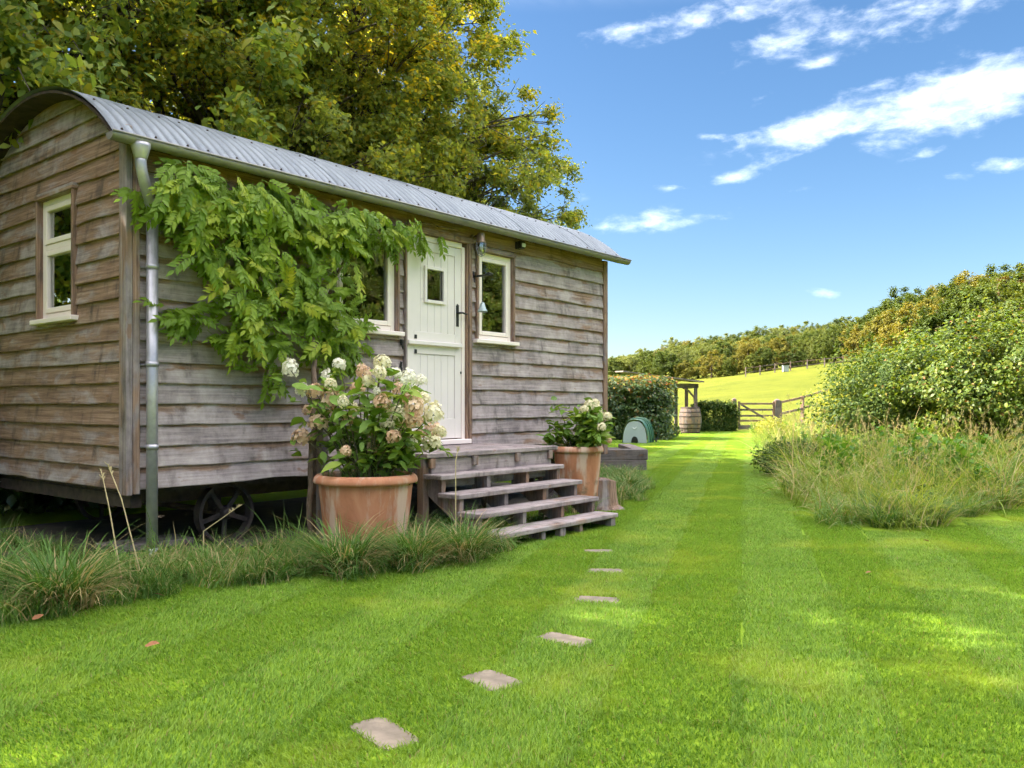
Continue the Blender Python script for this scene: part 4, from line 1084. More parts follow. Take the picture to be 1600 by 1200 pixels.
def gate():
    t = tag(empty('field_gate', W(9.05, 33.8), YAW), 'five-bar timber garden gate opening onto the pasture', 'gate')
    m = M['oak_far']; w = 1.42
    for z in (.16, .42, .62, .86, 1.10): MB().box(.05, w - .04, -.02, .02, z - (.09 if z < .2 else .038), z + (.09 if z < .2 else .038)).obj('rail', m, t, bevel=.004)
    for x in (.0, w - .04): MB().box(x, x + .075, -.035, .035, .05, 1.20).obj('stile', m, t, bevel=.004)
    MB().beam((.12, -.045, 1.06), (w - .30, -.045, .48), .03, .075, (0, 0, 1)).obj('brace', m, t, bevel=.003)
    for x, h, s in ((-.16, 1.28, .075), (w + .14, 1.24, .10)):
        p = MB().box(x - s, x + s, -s, s, 0, h); p.add([(x - s, -s, h), (x + s, -s, h), (x + s, s, h), (x - s, s, h), (x, 0, h + .07)], [(0, 1, 4), (1, 2, 4), (2, 3, 4), (3, 0, 4)]); p.obj('gate_post', m, t)
gate()
def rail_fence(name, pts, label, h, posth, rails, m=M['oak_far']):
    c = pts[0]; t = tag(empty(name, c), label, 'fence')
    for i, p in enumerate(pts):
        q = p - c; MB().box(q.x - .06, q.x + .06, q.y - .06, q.y + .06, q.z - .1, q.z + posth).obj('post', m, t)
    for i in range(len(pts) - 1):
        a, b = pts[i] - c, pts[i + 1] - c
        for z in rails: MB().beam(a + Vector((0, 0, z)), b + Vector((0, 0, z)), .04, .09).obj('rail', m, t)
def land(x, d, dz=0.0): return W(x, d, float(height(x, d)) + dz)
rail_fence('post_and_rail_fence', [land(x, d) + Vector((0, 0, q)) for x, d, q in ((10.72, 33.8, 0), (12.1, 35.2, .12), (13.5, 36.6, .30), (15.2, 38.0, .42))], 'two-rail timber fence climbing to the right of the gate', 1.1, 1.15, (.62, 1.08))
rail_fence('stock_fence', [land(x, d) for x, d in ((29.6, 107), (31.6, 107.6), (33.6, 108), (35.6, 108), (37.6, 107.6), (39.6, 107), (41.6, 106.2), (43.6, 105), (45.6, 103.6))], 'distant thin fence along the crest of the pasture', 1.1, 1.2, (.5, 1.05))
tag(MB().box(-.35, .35, -.25, .25, 0, .72).box(-.38, .38, -.28, .28, .72, .78).obj('pale_tank', M['coopgrey'], None, loc=land(34.7, 107.2), rot=(0, 0, YAW)), 'small pale box tank beside the distant fence', 'tank')

# stepping stones let into the lawn
STONES = [(-.418, 2.747, .275, .145, 52), (-.08, 3.272, .235, .165, 50), (.240, 3.84, .265, .15, 38), (.462, 4.62, .25, .15, 14), (.600, 5.42, .24, .14, 4), (.632, 6.15, .23, .14, 0)]
_lab = ['nearest stepping stone, sandy grey, at the bottom of the lawn', 'second nearest sandy stepping stone set in the lawn', 'third stepping stone from the camera set in the lawn',
        'fourth stepping stone, thin from this angle, in the lawn', 'fifth stepping stone, second from the foot of the steps', 'farthest stepping stone, closest to the foot of the steps']
for (x, d, sw, sd, rz), lb in zip(STONES, _lab):
    n = 16; V = []; rng = random.Random(lb)
    for z, k in ((-.02, 1.0), (.004, 1.0), (.010, .95)):
        for i in range(n):
            a = 2 * math.pi * i / n; e = .3; c, s = math.cos(a), math.sin(a)
            V.append((k * sw / 2 * math.copysign(abs(c) ** e, c) * rng.uniform(.95, 1.04), k * sd / 2 * math.copysign(abs(s) ** e, s) * rng.uniform(.95, 1.04), z + rng.uniform(-.001, .001)))
    F = [(j * n + k, j * n + (k + 1) % n, (j + 1) * n + (k + 1) % n, (j + 1) * n + k) for j in range(2) for k in range(n)] + [tuple(2 * n + k for k in range(n))]
    o = MB().add(V, F).obj('stepping_stone', M['stone'], None, loc=W(x, d, -.005), rot=(0, 0, YAW - R(rz)))
    tag(o, lb, 'stepping stone', 'stepping stones across the lawn')
# fallen leaves
_fl = plain('fallen_leaf', (.30, .12, .05), .7, var=.35)
_fm = np_mesh('fallen_leaf', OVATE, OVATE_F, {'rnd': np.full(10, .5)}); _fm.materials.append(_fl)
for (px, py, s, lb) in ((226, 1020, .07, 'reddish brown fallen leaf lying on the open lawn at lower left'), (258, 940, .06, 'orange fallen leaf at the edge of the long grass below the downpipe'), (50, 978, .06, 'rust fallen leaf beside the tussock at far left'),
                        (958, 1052, .035, 'small pale brown leaf on the lawn right of the stones'), (1452, 852, .05, 'brown leaf on the lawn in front of the meadow grass'), (1352, 902, .035, 'small leaf on the open lawn right of centre')):
    d = CAMH * 1320 / (py - 632); o = link('fallen_leaf', _fm, None, None, W((px - 800) / 1320 * d, d, .03), (.3, .4, px * .1), s); tag(o, lb, 'fallen leaf')
# an old plank lying in the dark under the hut
tag(box('plank', .02, .62, .25, .55, .03, .075, M['oak_dark'], None), 'old plank lying on the earth under the near end of the hut', 'plank')

# ------------------------------------------------------------------ grass
SD = (RGT * .2665 + FWD * .9638).normalized(); SV = Vector((SD.y, -SD.x, 0))     # mowing direction
MEADOW = [(2.78, 7.0), (3.7, 7.45), (4.7, 8.4), (5.8, 9.5), (8.5, 12.0), (13, 18), (17, 26), (17, 33), (9.4, 33.2), (7.25, 24.5), (5.65, 18), (4.15, 13), (3.4, 10)]
def lawn_grass():
    rng = np.random.default_rng(10); cell = .48; ps = []
    for i in range(4):
        n = 5200; base = np.stack([rng.uniform(-.25, .25, n), rng.uniform(-.25, .25, n), np.zeros(n)], 1)
        V, F, A = blades(rng, n, 0, (.010, .026), (.0028, .0050), .9, .25, 2, base, (0, .42, 0))
        ps.append(proto('grass_patch', np_mesh('grass_patch', V, F, {'rnd': A}), M['lawnblade']))
    ang = math.atan2(SD.y, SD.x) - math.pi / 2
    P, Ro, S, I = [], [], [], []; holes = []
    ws = [W(x, d) for x, d, *_ in STONES]
    for i in range(-30, 90):
        for j in range(-40, 60):
            p = Vector((CAM.x, CAM.y, 0)) + SD * ((i + .5) * cell) + SV * ((j + .5) * cell - .02)
            x, d = cam_xy(p.x, p.y)
            if d < 1.6 or d > 33.4 or abs(x) > .66 * d + .8: continue
            if p.y > -.30 and p.x < 6.0: continue
            if in_poly(x - .1, d + .1, MEADOW) or (d > 9.4 and x > lawn_right(d) + .15) or (x < -.5 and d > 24): continue
            up = j % 2 == 0
            if any((p.xy - w.xy).length < .52 for w in ws): holes.append((p, up)); continue
            P.append((p.x, p.y, 0)); Ro.append((0, 0, ang + (0 if up else math.pi))); S.append(rng.uniform(.92, 1.12)); I.append(rng.integers(0, 4))
    tag(scatter('lawn_grass', P, Ro, S, I, ps), 'short mown blades of the striped lawn', 'grass', kind='stuff')
    parts = []                                   # cells round the stones: same grass, cut clear of each stone
    for p, up in holes:
        n = 5200; base = np.stack([rng.uniform(-.245, .245, n), rng.uniform(-.245, .245, n), np.zeros(n)], 1)
        c, s = math.cos(ang), math.sin(ang); b = np.stack([base[:, 0] * c - base[:, 1] * s + p.x, base[:, 0] * s + base[:, 1] * c + p.y, base[:, 2]], 1)
        keep = np.ones(n, bool)
        for (x, d, sw, sd, rz) in STONES:
            w = W(x, d); a = YAW - R(rz); dx, dy = b[:, 0] - w.x, b[:, 1] - w.y
            u = dx * math.cos(a) + dy * math.sin(a); v = -dx * math.sin(a) + dy * math.cos(a)
            keep &= ~((np.abs(u) < sw / 2 - rng.uniform(.002, .03, n)) & (np.abs(v) < sd / 2 - rng.uniform(.002, .024, n)))
        ld = SD * (.42 if up else -.42)
        parts.append(blades(rng, 0, 0, (.012, .031), (.0028, .0050), .9, .25, 2, b[keep], (ld.x, ld.y, 0)))
    V, F, A = merge(parts)
    tag(link('grass_around_stones', np_mesh('grass_around_stones', V, F, {'rnd': A}), None, M['lawnblade']), 'short mown grass growing close around the stepping stones', 'grass', kind='stuff')
lawn_grass()

def tuft_protos(seed, n, nb, spread_, h, w, lean, curl, mat, stalks=0, name='grass_tuft', fan=.9):
    rng = np.random.default_rng(seed); out = []
    for i in range(n):
        parts = [blades(rng, nb, spread_, h, w, lean, curl, 4, fan=fan)]
        V, F, A = merge(parts)
        if stalks:   # flowering stalks: thin stem and a feathery head
            for s in range(stalks):
                a = rng.random() * 6.28; b = np.array([[rng.normal(0, spread_ * .5), rng.normal(0, spread_ * .5), 0]]); H = h[1] * rng.uniform(1.1, 1.5)
                v, f, q = blades(rng, 1, 0, (H, H), (.003, .0035), .35, .02, 4, b)
                tip = v[-1]; k = 26; hb = tip + np.stack([rng.normal(0, .006, k), rng.normal(0, .006, k), -rng.uniform(0, .10, k)], 1)
                v2, f2, q2 = blades(rng, k, 0, (.012, .028), (.003, .005), .8, .1, 2, hb)
                for vv, ff in ((v, f), (v2, f2)): F = np.concatenate([F, ff + len(V)]); V = np.concatenate([V, vv]); A = np.concatenate([A, np.full(len(vv), .97)])
        out.append(proto(name, np_mesh(name, V, F, {'rnd': A}), mat))
    return out
def poly_points(rng, P, dens):
    xs = [p[0] for p in P]; ys = [p[1] for p in P]; out = []
    for _ in range(int((max(xs) - min(xs)) * (max(ys) - min(ys)) * dens)):
        x, y = rng.uniform(min(xs), max(xs)), rng.uniform(min(ys), max(ys))
        if in_poly(x, y, P): out.append((x, y))
    return out
def long_grass():
    rng = np.random.default_rng(31)
    pr = tuft_protos(32, 6, 130, .15, (.08, .34), (.004, .010), 1.1, .48, M['longgrass'], fan=2.0)
    poly = [(-3.4, 3.55), (-2.6, 3.95), (-2.0, 4.58), (-1.45, 5.05), (-.85, 5.15), (-.5, 5.50), (-.12, 5.88), (-.02, 6.2), (-.45, 6.75), (-1.3, 6.6), (-1.85, 6.05), (-2.45, 5.65), (-2.75, 5.75), (-3.8, 6.55), (-5.5, 7.4), (-6, 5.0), (-4.5, 3.9)]
    pts = poly_points(rng, poly, 46); P, Ro, S, I = [], [], [], []
    for x, d in pts:
        p = W(x, d); back = (p.y > -.15)
        if (p.xy - POT1.xy).length < .36: continue
        P.append((p.x, p.y, -.004)); Ro.append((rng.normal(0, .28), rng.normal(0, .28), rng.random() * 6.28)); S.append(rng.uniform(.4, .9) * (.7 if back else 1)); I.append(rng.integers(0, 6))
    # the far side of the hut, and a fringe by the stump and bed
    for x, d in poly_points(rng, [(.85, 9.0), (1.3, 8.9), (1.75, 10.4), (1.85, 12.8), (1.2, 13.4), (.95, 11.5)], 30) + poly_points(rng, [(.45, 8.1), (1.0, 8.35), (1.15, 9.0), (.7, 9.0)], 40):
        p = W(x, d); P.append((p.x, p.y, 0)); Ro.append((0, 0, rng.random() * 6.28)); S.append(rng.uniform(.4, .95)); I.append(rng.integers(0, 6))
    for x, d in poly_points(rng, [(-5.5, 8.6), (.0, 12.6), (-2, 17), (-9, 12)], 9):
        p = W(x, d); 
        if p.y > HW + .2: P.append((p.x, p.y, 0)); Ro.append((0, 0, rng.random() * 6.28)); S.append(rng.uniform(.5, 1.1)); I.append(rng.integers(0, 6))
    # under the steps
    for _ in range(60): P.append((rng.uniform(2.0, 3.5), rng.uniform(-1.45, -.2), 0)); Ro.append((0, 0, rng.random() * 6.28)); S.append(rng.uniform(.35, .6)); I.append(rng.integers(0, 6))
    tag(scatter('long_grass', P, Ro, S, I, pr), 'unmown dark green grass along the foot of the hut', 'grass', kind='stuff')
long_grass()
def tussocks():
    rng = np.random.default_rng(41); meshes = []
    for i in range(4):
        a = blades(rng, 460, .11, (.24, .50), (.005, .010), 1.15, .52, 5); b = blades(rng, 220, .15, (.16, .38), (.004, .007), 1.4, .62, 5)
        b = (b[0], b[1], np.full(len(b[2]), .97)) if i % 2 else (b[0], b[1], np.where(b[2] > .4, .97, b[2]))
        V, F, A = merge([a, b]); me = np_mesh('grass_tussock', V, F, {'rnd': A}); me.materials.append(M['longgrass']); meshes.append(me)
    for i, (x, d, s, lb) in enumerate(((-1.06, 5.36, 1.0, 'wide arching grass tussock at the left foot of the large pot'), (-.66, 5.58, .92, 'middle tussock, browner and narrower, between the pot and the steps'), (-.33, 5.82, .95, 'bright green tussock touching the lowest step'),
                                       (-2.35, 4.42, 1.05, 'big loose tussock at the far left edge of the long grass'), (-2.95, 4.75, .9, 'dark tussock in the shade under the gable end'), (1.42, 10.3, .75, 'low tussock in front of the sleeper bed'))):
        o = link('grass_tussock', meshes[i % 4], None, None, W(x, d, -.01), (0, 0, i * 1.7), s); tag(o, lb, 'grass tussock', 'grass tussocks along the hut')
tussocks()
def stalks():
    rng = random.Random(9)
    for i, (pts, lb) in enumerate((([(190, 905), (170, 790), (158, 735)], 'tall bent straw stalk left of the downpipe, the thicker one'), ([(222, 905), (190, 780), (168, 725)], 'tall thin straw stalk leaning left of the downpipe'),
                                   ([(318, 870), (318, 830), (375, 790)], 'dry seed stalk leaning in front of the hut wheel'), ([(712, 850), (712, 720), (716, 700)], 'thin dry stalk standing before the top treads'))):
        d = (4.9, 4.95, 5.6, 5.9)[i]; q = [at_depth(px, py, d + .05 * k) for k, (px, py) in enumerate(pts)]; q[0].z = max(-.02, min(q[0].z, .1))
        m = MB().tube([q[0], (q[0] + q[1]) / 2, q[1], (q[1] + q[2]) / 2, q[2]], [.0045, .004, .0035, .003, .002], 5)
        for k in range(14):
            u = rng.random() * .3; c = q[2].lerp(q[1], u); e = c + Vector((rng.gauss(0, .012), rng.gauss(0, .012), .02)); m.tube([c, e], [.0035, .001], 4)
        tag(m.obj('dry_stalk', M['straw']), lb, 'grass stalk')
stalks()
def meadow():
    rng = np.random.default_rng(51); weeds = []
    for i in range(3):          # nettles and docks among the grass
        n = 150; a = rng.random(n) * 6.28; z = rng.random(n); r = (.05 + .16 * rng.random(n)) * (1.1 - .6 * z)
        P = np.stack([r * np.cos(a), r * np.sin(a), .06 + .42 * z], 1)
        weeds.append(proto('weed', leaf_mesh('weed', rng, P, .075, .5, .2), M['greenleaf'] if i < 2 else M['bushlight']))
    pr = tuft_protos(52, 6, 150, .24, (.14, .52), (.004, .010), 1.15, .52, M['meadow'], 0, fan=2.2) + tuft_protos(53, 4, 100, .22, (.16, .50), (.004, .009), 1.0, .45, M['meadow'], 5, fan=2.2) + tuft_protos(54, 3, 150, .20, (.12, .42), (.005, .011), 1.3, .55, M['longgrass'], 0, fan=1.6) + weeds
    P, Ro, S, I = [], [], [], []
    for x, d in poly_points(rng, MEADOW, 19):
        if d > 16 and rng.random() > .55: continue
        p = W(x, d); n = .92 + .55 * mnoise.noise((x * .8, d * .8, 0))
        P.append((p.x, p.y, float(height(x, d)) - .01)); Ro.append((rng.normal(0, .38), rng.normal(0, .38), rng.random() * 6.28)); S.append(rng.uniform(.6, 1.25) * n * (.95 if d < 8.5 else 1.25 if d < 18 else .85)); I.append(rng.integers(0, 13) if mnoise.noise((x * 1.1, d * 1.1, 9)) + rng.normal(0, .2) < .12 else rng.integers(13, 16))
    tag(scatter('meadow_grass', P, Ro, S, I, pr), 'tall rough meadow grass with dry seed heads right of the lawn', 'grass', kind='stuff')
    # thicker rank tufts along the mown edge
    pr2 = tuft_protos(55, 4, 220, .12, (.22, .48), (.005, .010), 1.3, .55, M['longgrass'], 0)
    P, Ro, S, I = [], [], [], []
    for a, b in zip(MEADOW[:4], MEADOW[1:5]):
        for k in range(int(math.dist(a, b) * 4.5)):
            u = rng.random(); q = rng.uniform(.0, .35); x, d = a[0] + (b[0] - a[0]) * u, a[1] + (b[1] - a[1]) * u + q; p = W(x, d)
            P.append((p.x, p.y, -.01)); Ro.append((0, 0, rng.random() * 6.28)); S.append(rng.uniform(.6, 1.0)); I.append(rng.integers(0, 4))
    tag(scatter('edge_grass', P, Ro, S, I, pr2), 'arching rank grass along the mown edge of the meadow', 'grass', kind='stuff')
meadow()

# ------------------------------------------------------------------ trees and shrubs
def lump(P, seed, f=1.0):
    return np.array([mnoise.noise((p[0] * f + seed, p[1] * f, p[2] * f)) for p in P])
def tree_mesh(seed, H, rx, zb, ncl, nlf, leaf, stems=1, sig=.36, trunk_r=.16, limbs=50, twigs=False, tmpl=LEAF4, shape=.6):
    """trunk mesh and crown mesh, base at origin"""
    rng = np.random.default_rng(seed)
    C = []
    while len(C) < ncl:
        u = rng.normal(size=3); u /= np.linalg.norm(u); r = rng.random() ** .42
        z = .5 + .5 * u[2] * r; f = math.sin(math.pi * min(1, z * .86 + .12)) ** shape
        k = 1 + .30 * mnoise.noise((u[0] * 1.7 + seed, u[1] * 1.7, u[2] * 1.7))
        hr = math.hypot(u[0], u[1]) * r / max(.25, math.sqrt(max(.02, 1 - (u[2] * r) ** 2)))
        a = math.atan2(u[1], u[0]); rr = rx * f * k * min(1.05, hr)
        C.append((rr * math.cos(a), rr * math.sin(a), zb + (H - zb) * z * (1 + .06 * mnoise.noise((a * 2, seed, 3)))))
    C = np.array(C)
    m = MB(); stem_pts = []
    for s in range(stems):
        a = 2 * math.pi * s / stems + rng.random(); q = 0 if stems == 1 else .13; sp = 0 if stems == 1 else rx * rng.uniform(.12, .42)
        pts = []; n = 9; top = H * rng.uniform(.78, .92)
        for i in range(n):
            u = i / (n - 1); off = q + sp * u ** 1.3
            pts.append(Vector((off * math.cos(a) + rng.normal(0, .05 * (i > 0)), off * math.sin(a) + rng.normal(0, .05 * (i > 0)), top * u)))
        rad = [max(.012, trunk_r * (1 if stems == 1 else .62) * (1 - u / (n - .6)) ** .8 * (1.25 if u == 0 else 1)) for u in range(n)]
        m.tube(pts, rad, 8); stem_pts += [(p, r) for p, r in zip(pts, rad)][1:-1]
    for c in C[rng.permutation(ncl)[:limbs]]:
        c = Vector(c); best = min(stem_pts, key=lambda pr: abs((c - pr[0]).length - .35) + 1.1 * max(0, pr[0].z - c.z + .25 * (c.xy - pr[0].xy).length))
        b, br = best; mid = b.lerp(c, .5) + Vector((rng.normal(0, .12), rng.normal(0, .12), .12 * (c - b).length))
        pts = [b * (1 - u) ** 2 + mid * (2 * u * (1 - u)) + c * u * u for u in (0, .25, .5, .75, 1)]
        r0 = min(br * .7, .012 + .022 * (c - b).length); m.tube(pts, [r0, r0 * .8, r0 * .6, r0 * .4, .006], 5, False)
        if twigs:
            for _ in range(3): e = c + Vector(rng.normal(0, sig * .9, 3)); m.tube([pts[3], c.lerp(e, .5) + Vector(rng.normal(0, .05, 3)), e], [.008, .006, .003], 4, False)
    # leaves sit along twigs that fan out of each cluster and droop at the ends
    ntw = max(5, nlf // 13); n = ncl * nlf; tw = rng.normal(size=(ncl * ntw, 3)); tw /= np.linalg.norm(tw, axis=1)[:, None]
    co = C - np.array([0, 0, (zb + H) / 2]); co /= np.linalg.norm(co, axis=1)[:, None] + 1e-6
    tw = tw + .75 * np.repeat(co, ntw, 0); tw[:, 2] *= .8; tw *= (sig * 1.45 * rng.uniform(.5, 1.25, ncl * ntw) / (np.linalg.norm(tw, axis=1) + .3))[:, None]
    wi = np.repeat(np.arange(ncl), nlf) * ntw + rng.integers(0, ntw, n); t = rng.random(n) ** .75
    P = np.repeat(C, nlf, 0) + tw[wi] * t[:, None] + rng.normal(size=(n, 3)) * (leaf * .55); P[:, 2] -= .35 * sig * t ** 2
    out = P - np.array([0, 0, (zb + H) / 2]); out /= np.linalg.norm(out, axis=1)[:, None] + 1e-6
    crown = leaf_mesh('crown', rng, P, leaf, .25, .6, out, .35, tmpl)
    return m.mesh('trunk', True), crown, C
def plant_tree(name, tm, loc, mat, rz=0.0, s=1.0, label=None, cat='tree', group=None, bark=None):
    t = tag(empty(name, loc, rz), label, cat, group); t.scale = (s,) * 3 if not hasattr(s, '__len__') else s
    o = link('trunk', tm[0], t); omat(o, bark or M['bark'])
    o = link('crown', tm[1], t); omat(o, mat)
    return t
def XY(x, y): return Vector((x, y, 0))
TA = tree_mesh(101, 9.6, 3.5, 1.3, 560, 240, .098, 4, .36, .20, 170, True)      # big-leaved lime, nearest
TB = tree_mesh(102, 10.2, 3.3, 1.0, 800, 240, .076, 8, .30, .20, 240, True)            # many-stemmed hazel
TC = tree_mesh(103, 9.2, 3.1, .9, 800, 235, .074, 6, .28, .18, 240, True)
TD = tree_mesh(104, 6.6, 2.3, .6, 560, 190, .062, 3, .22, .12, 170, True)
row = [('lime_tree', TA, XY(.9, 5.0), M['lf_near'], 0.4, 1.0, 'broad-leaved dark green tree behind the gable end of the hut'),
       ('hazel_tree', TB, XY(3.9, 5.2), M['lf_mid'], 1.1, 1.0, 'many-stemmed tree with tangled bare branches behind the hut roof'),
       ('hazel_tree', TC, XY(6.15, 5.0), M['lf_mid'], 2.0, 1.02, 'tree with yellow top, autumn colour and painted sunlight, behind the middle of the hut roof'),
       ('alder_tree', TD, XY(8.35, 5.0), M['lf_far'], .3, 1.06, 'smaller grey green tree at the far end of the hut'),
       ('lime_tree', TA, XY(-2.4, 4.4), M['lf_near'], 2.6, .95, 'leafy tree overhanging the top left corner of the view')]
LIME = None
for nm, tm, p, mt, rz, s, lb in row:
    t = plant_tree(nm, tm, p, mt, rz, s, lb, 'tree', 'trees behind the hut')
    if LIME is None: LIME = t
# the nearest leaves of the broad-leaved tree, one by one
def near_leaves():
    rng = random.Random(77); C = TA[2]; cam_l = Matrix.Rotation(-.4, 4, 'Z') @ (Vector((CAM.x, CAM.y, 3.0)) - LIME.location)
    cs = sorted((Vector(c) for c in C), key=lambda c: (c - cam_l).length)[:70]
    lp = leaf_protos('leaf', M['lf_near'], (0, .1, .2, .3)); n = 0
    for c in cs:
        for _ in range(4):
            p = c + Vector((rng.gauss(0, .28), rng.gauss(0, .28), rng.gauss(0, .22))) + (cam_l - c).normalized() * .15
            a = rng.random() * 6.28
            place_leaf(lp[n % 4], LIME, p, Vector((math.cos(a), math.sin(a), -.7)), Vector((rng.gauss(0, .4), rng.gauss(0, .4), 1)) + (cam_l - c).normalized() * .5, rng.uniform(.10, .16)); n += 1
near_leaves()
# the belt goes on behind and to the left: it shades the lawn
for (x, d, tm, s, mt) in ((-9.5, 3.0, TB, 1.0, 'lf_mid'), (-10.5, -1.0, TC, 1.1, 'lf_mid'), 
                          (-6.0, 20.5, TB, .85, 'lf_mid'), (-4.4, 24.5, TC, .80, 'lf_mid'), (-3.2, 28.5, TC, .72, 'lf_mid')):
    plant_tree('belt_tree', tm, W(x, d), M[mt], x, s, 'tree of the dense belt filling the gaps behind the hut trees', 'tree', 'tree belt behind the hut')

def bush(name, loc, rad, n, leaf, mat, seed, label, cat='shrub', top=None, boxy=0.0, stems=8, group=None, tmpl=LEAF4, lumpy=.25, rz=YAW, shoots=0):
    """a leafy mass: leaves through the outer shell of a lumpy volume, stems inside"""
    rng = np.random.default_rng(seed); t = tag(empty(name, loc, rz), label, cat, group)
    u = rng.normal(size=(n, 3)); u /= np.linalg.norm(u, axis=1)[:, None]
    if boxy: u = rng.uniform(-1, 1, (n, 3)); u /= np.abs(u).max(1)[:, None]; u /= ((np.abs(u) ** 5).sum(1) ** .2)[:, None]
    k = 1 + lumpy * lump(u * 1.0, seed, 2.3) + .45 * lumpy * lump(u, seed + 9, 6.0)
    r = (1 - .45 * rng.random(n) ** 1.6) * k
    P = u * r[:, None] * np.array(rad); P[:, 2] = P[:, 2] + rad[2] * .92; P = P[P[:, 2] > .02]
    out = u[:len(P)] if len(P) == n else (P - np.array([0, 0, rad[2]])) / np.array(rad)
    for _ in range(shoots):     # this year's growth breaks the outline
        i = rng.integers(len(P)); b = P[i]
        if b[2] < rad[2]: continue
        dr = out[i] * .6 + rng.normal(0, .35, 3) + np.array([0, 0, .8]); dr *= rng.uniform(.25, .65) / np.linalg.norm(dr); m_ = 34
        tt = rng.random(m_)[:, None]; add = b + dr * tt + rng.normal(0, .05, (m_, 3)); P = np.concatenate([P, add]); out = np.concatenate([out, np.repeat(out[i:i + 1], m_, 0)])
    tp = np.zeros(len(P), bool)
    if top: tp = (P[:, 2] > rad[2] * 1.62 + .16 * rng.normal(size=len(P)) * rad[2]) & (rng.random(len(P)) < .32)
    link('foliage', leaf_mesh('foliage', rng, P[~tp], leaf, .3, .4, out[~tp], .7, tmpl), t, mat)
    if top: link('new_growth', leaf_mesh('new_growth', rng, P[tp], leaf, .3, .0, out[tp], .5, tmpl), t, top)
    m = MB()
    for i in range(stems):
        c = P[rng.integers(len(P))] * .85; m.tube([(c[0] * .2, c[1] * .2, 0), (c[0] * .6, c[1] * .6, c[2] * .6), tuple(c)], [.03, .02, .008], 5)
    m.obj('stems', M['bark'], t)
    return t
bush('laurel_hedge', W(2.95, 26.6), (2.0, 1.4, 1.0), 60000, .10, M['hedge'], 201, 'tall rounded evergreen hedge with orange tipped new leaves beyond the hut', 'hedge', M['hedgetop'], .45, 20)
bush('low_hedge', W(8.0, 33.4), (.88, .35, .62), 12000, .085, M['bushdark'], 202, 'low clipped hedge between the barrel and the gate', 'hedge', None, .5, 14)
bush('dark_bush', W(8.1, 17.2), (1.75, 1.5, 1.12), 26000, .075, M['bushdark'], 203, 'dark green bush at the back of the meadow grass', 'shrub', None, 0, 16, lumpy=.5, shoots=90)
bush('dark_bush', W(9.1, 19.3), (1.3, 1.4, 1.28), 15000, .075, M['bushdark'], 210, 'taller dark green bush just behind the dark meadow bush', 'shrub', None, 0, 12, lumpy=.5, shoots=70)
bush('hazel_bush', W(9.15, 15.6), (2.0, 1.6, 1.35), 38000, .072, M['bushlight'], 204, 'tall bright leafy bush at the right edge behind the meadow', 'shrub', None, 0, 22, lumpy=.55, tmpl=LEAF6, shoots=110)
bush('yellow_bush', W(10.5, 25.0), (1.5, 1.8, 1.0), 14000, .075, M['bushyellow'], 205, 'sunlit yellow green bush left of the dark bush by the fence', 'shrub', None, 0, 14, lumpy=.45, shoots=60)
bush('yellow_bush', W(13.6, 29.0), (2.0, 1.8, 1.25), 13000, .08, M['bushyellow'], 206, 'pale sunlit bush rising behind the end of the rail fence', 'shrub', None, 0, 14, lumpy=.36)
bush('laurel_bush', XY(1.3, 3.5), (1.5, .6, .55), 7000, .11, M['laurel'], 211, 'added dark low laurel undergrowth darkening the view beneath the hut', 'shrub', None, 0, 8, tmpl=LEAF6, rz=0)  # undergrowth added behind the hut to darken the gap below it
bush('laurel_bush', XY(-.38, 2.78), (.62, .62, .62), 3600, .11, M['laurel'], 207, 'glossy laurel at the left edge behind the hut corner', 'shrub', None, 0, 8, tmpl=LEAF6)
bush('bramble', W(4.15, 12.6), (.55, .6, .28), 3200, .045, M['bushdark'], 208, 'low dark bramble clump at the left edge of the meadow grass', 'shrub', None, 0, 6, lumpy=.3)
bush('bramble', W(8.0, 26.0), (.5, .7, .36), 2500, .06, M['bushyellow'], 209, 'small sunlit weed clump beside the gate end of the lawn', 'shrub', None, 0, 6, lumpy=.35)
# a dry weed stalk with a faded flower head before the sleeper bed
def weed():
    t = tag(empty('dead_flower_stalk', W(1.02, 10.4)), 'dry branching flower stalk standing before the sleeper bed', 'plant')
    rng = random.Random(3); m = MB().tube([(0, 0, 0), (.01, 0, .4), (-.01, 0, .82)], [.006, .005, .003], 5)
    for k in range(6):
        z = .35 + .09 * k; a = rng.random() * 6.28; m.tube([(0, 0, z), (.10 * math.cos(a), .1 * math.sin(a), z + .08), (.2 * math.cos(a), .2 * math.sin(a), z + .20)], [.004, .003, .002], 4)
    m.obj('stalk', M['straw'], t)
    o = link('flower_head', HEADS[0], t, None, tuple(RGT * .16 + Vector((0, 0, .62))), None, .7); omat(o, M['pink'])
weed()

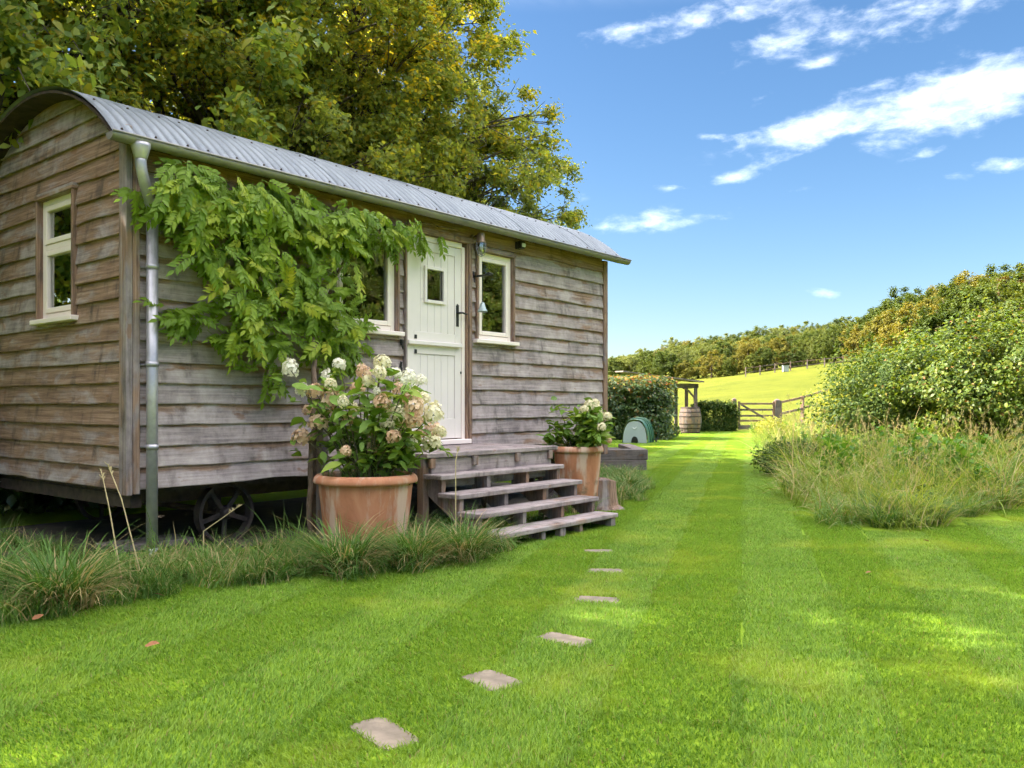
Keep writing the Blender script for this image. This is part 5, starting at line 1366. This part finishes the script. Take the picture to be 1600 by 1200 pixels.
# ------------------------------------------------------------------ woods on the hills
FT = [tree_mesh(300 + i, 8.0, (3.6, 3.2, 4.0, 2.8, 3.4)[i], (1.0, .8, 1.2, .6, .8)[i], 120, 85, .30, 1, .62, .22, 26, False, shape=.5) for i in range(5)]
FT2 = [tree_mesh(320 + i, 8.0, (3.4, 3.9, 3.0)[i], .8, 100, 150, .26, 1, .55, .22, 40, False, shape=.5) for i in range(3)]
ORD = ['', 'first'] + 'second third fourth fifth sixth seventh eighth ninth tenth eleventh twelfth thirteenth fourteenth fifteenth sixteenth seventeenth eighteenth nineteenth twentieth'.split() + ['%dth' % i for i in range(21, 60)]
ROWN = ['lowest', 'second lowest', 'third lowest', 'fourth lowest', 'fourth highest', 'third highest', 'second highest', 'highest']
def woods():
    rng = random.Random(88)
    sky_r = ([1215, 1240, 1280, 1330, 1400, 1460, 1500, 1560, 1600, 1700], [545, 532, 512, 490, 452, 432, 424, 412, 398, 380])
    lab = {'wood_a': 'green', 'wood_b': 'golden', 'wood_c': 'copper brown'}
    ri = -1
    for d, p0 in ((70, 1455), (78, 1425), (87, 1390), (96, 1365), (105, 1325), (114, 1290), (124, 1250), (134, 1222)):
        px = p0 + rng.uniform(0, 20); cnt = 0; ri += 1
        while px < 1760:
            x = (px - 800) / 1320 * d; z = float(height(x, d)); y = np.interp(px, *sky_r) + (134 - d) * .55 + rng.uniform(0, 10)
            H = max(4.5, min(12, CAMH + (632 - y) / 1320 * d - z)); k = rng.random()
            mt = 'wood_b' if k < .12 else 'wood_c' if k < .18 else 'wood_a'; cnt += 1
            s = H / 8.0; plant_tree('woodland_tree', FT2[rng.randrange(3)], W(x, d, z - .1), M[mt], rng.random() * 6, (s * 1.02, s * 1.02, s), '%s tree, %s from left in %s row, near hillside wood' % (lab[mt], ORD[cnt], ROWN[ri]), 'tree', 'wood on the near hillside')
            px += 1320 / d * rng.uniform(4.6, 7.0) * max(.8, s)
    sky_l = ([930, 960, 1000, 1050, 1100, 1150, 1200, 1260, 1320], [560, 552, 542, 526, 519, 512, 505, 499, 490])
    lab = {'wood_d': 'pale green', 'wood_a': 'mid green', 'wood_c': 'brown tinged', 'wood_b': 'yellowing'}; ri = -1
    for d in (150, 168, 188, 212, 240, 272, 306, 340):
        px = 930 + rng.uniform(0, 30); cnt = 0; ri += 1
        while px < 1330:
            x = (px - 800) / 1320 * d; z = float(height(x, d)); y = np.interp(px, *sky_l) + (340 - d) * .17 + rng.uniform(0, 12)
            H = max(5.0, min(13, CAMH + (632 - y) / 1320 * d - z)); k = rng.random()
            mt = 'wood_d' if k < .5 else 'wood_a' if k < .86 else 'wood_b' if k < .95 else 'wood_c'; cnt += 1
            s = H / 8.0; plant_tree('hill_tree', FT[rng.randrange(5)], W(x, d, z - .1), M[mt], rng.random() * 6, (s * 1.05, s * 1.05, s), '%s tree, %s from left in %s row, far hill wood' % (lab[mt], ORD[cnt], ROWN[ri]), 'tree', 'wood on the far hill')
            px += 1320 / d * rng.uniform(4.0, 6.4) * max(.8, s)
    cnt = 0
    for px in (1010, 1040, 1068, 1092, 1112, 1135, 1152, 1178, 1196, 1214, 1238, 1256, 1278):      # scrub along the top of the pasture
        cnt += 1; d = 116 + rng.uniform(-2, 8); x = (px - 800) / 1320 * d; s = rng.uniform(.38, .62)
        mt = rng.choice(('wood_d', 'wood_a', 'wood_a', 'wood_b')); plant_tree('scrub_tree', FT2[rng.randrange(3)], W(x, d, float(height(x, d)) - .4), M[mt], rng.random() * 6, (s * 1.15, s * 1.15, s), 'low bushy tree, %s from the left along the top edge of the pasture' % ORD[cnt], 'tree', 'scrub along the pasture edge')
    for (x, d) in ((13.2, 8.8), (15.6, 11.2), (17.8, 13.4), (12.4, 5.8), (14.8, 6.6), (17.0, 8.6), (13.6, 3.2), (19.6, 10.8)):      # trees across the lawn that the windows mirror
        plant_tree('garden_tree', TC, W(x, d, float(height(x, d)) - .1), M['bushlight'], x, .66, 'sunlit tree across the lawn mirrored in the hut windows', 'tree', 'trees across the lawn')
woods()
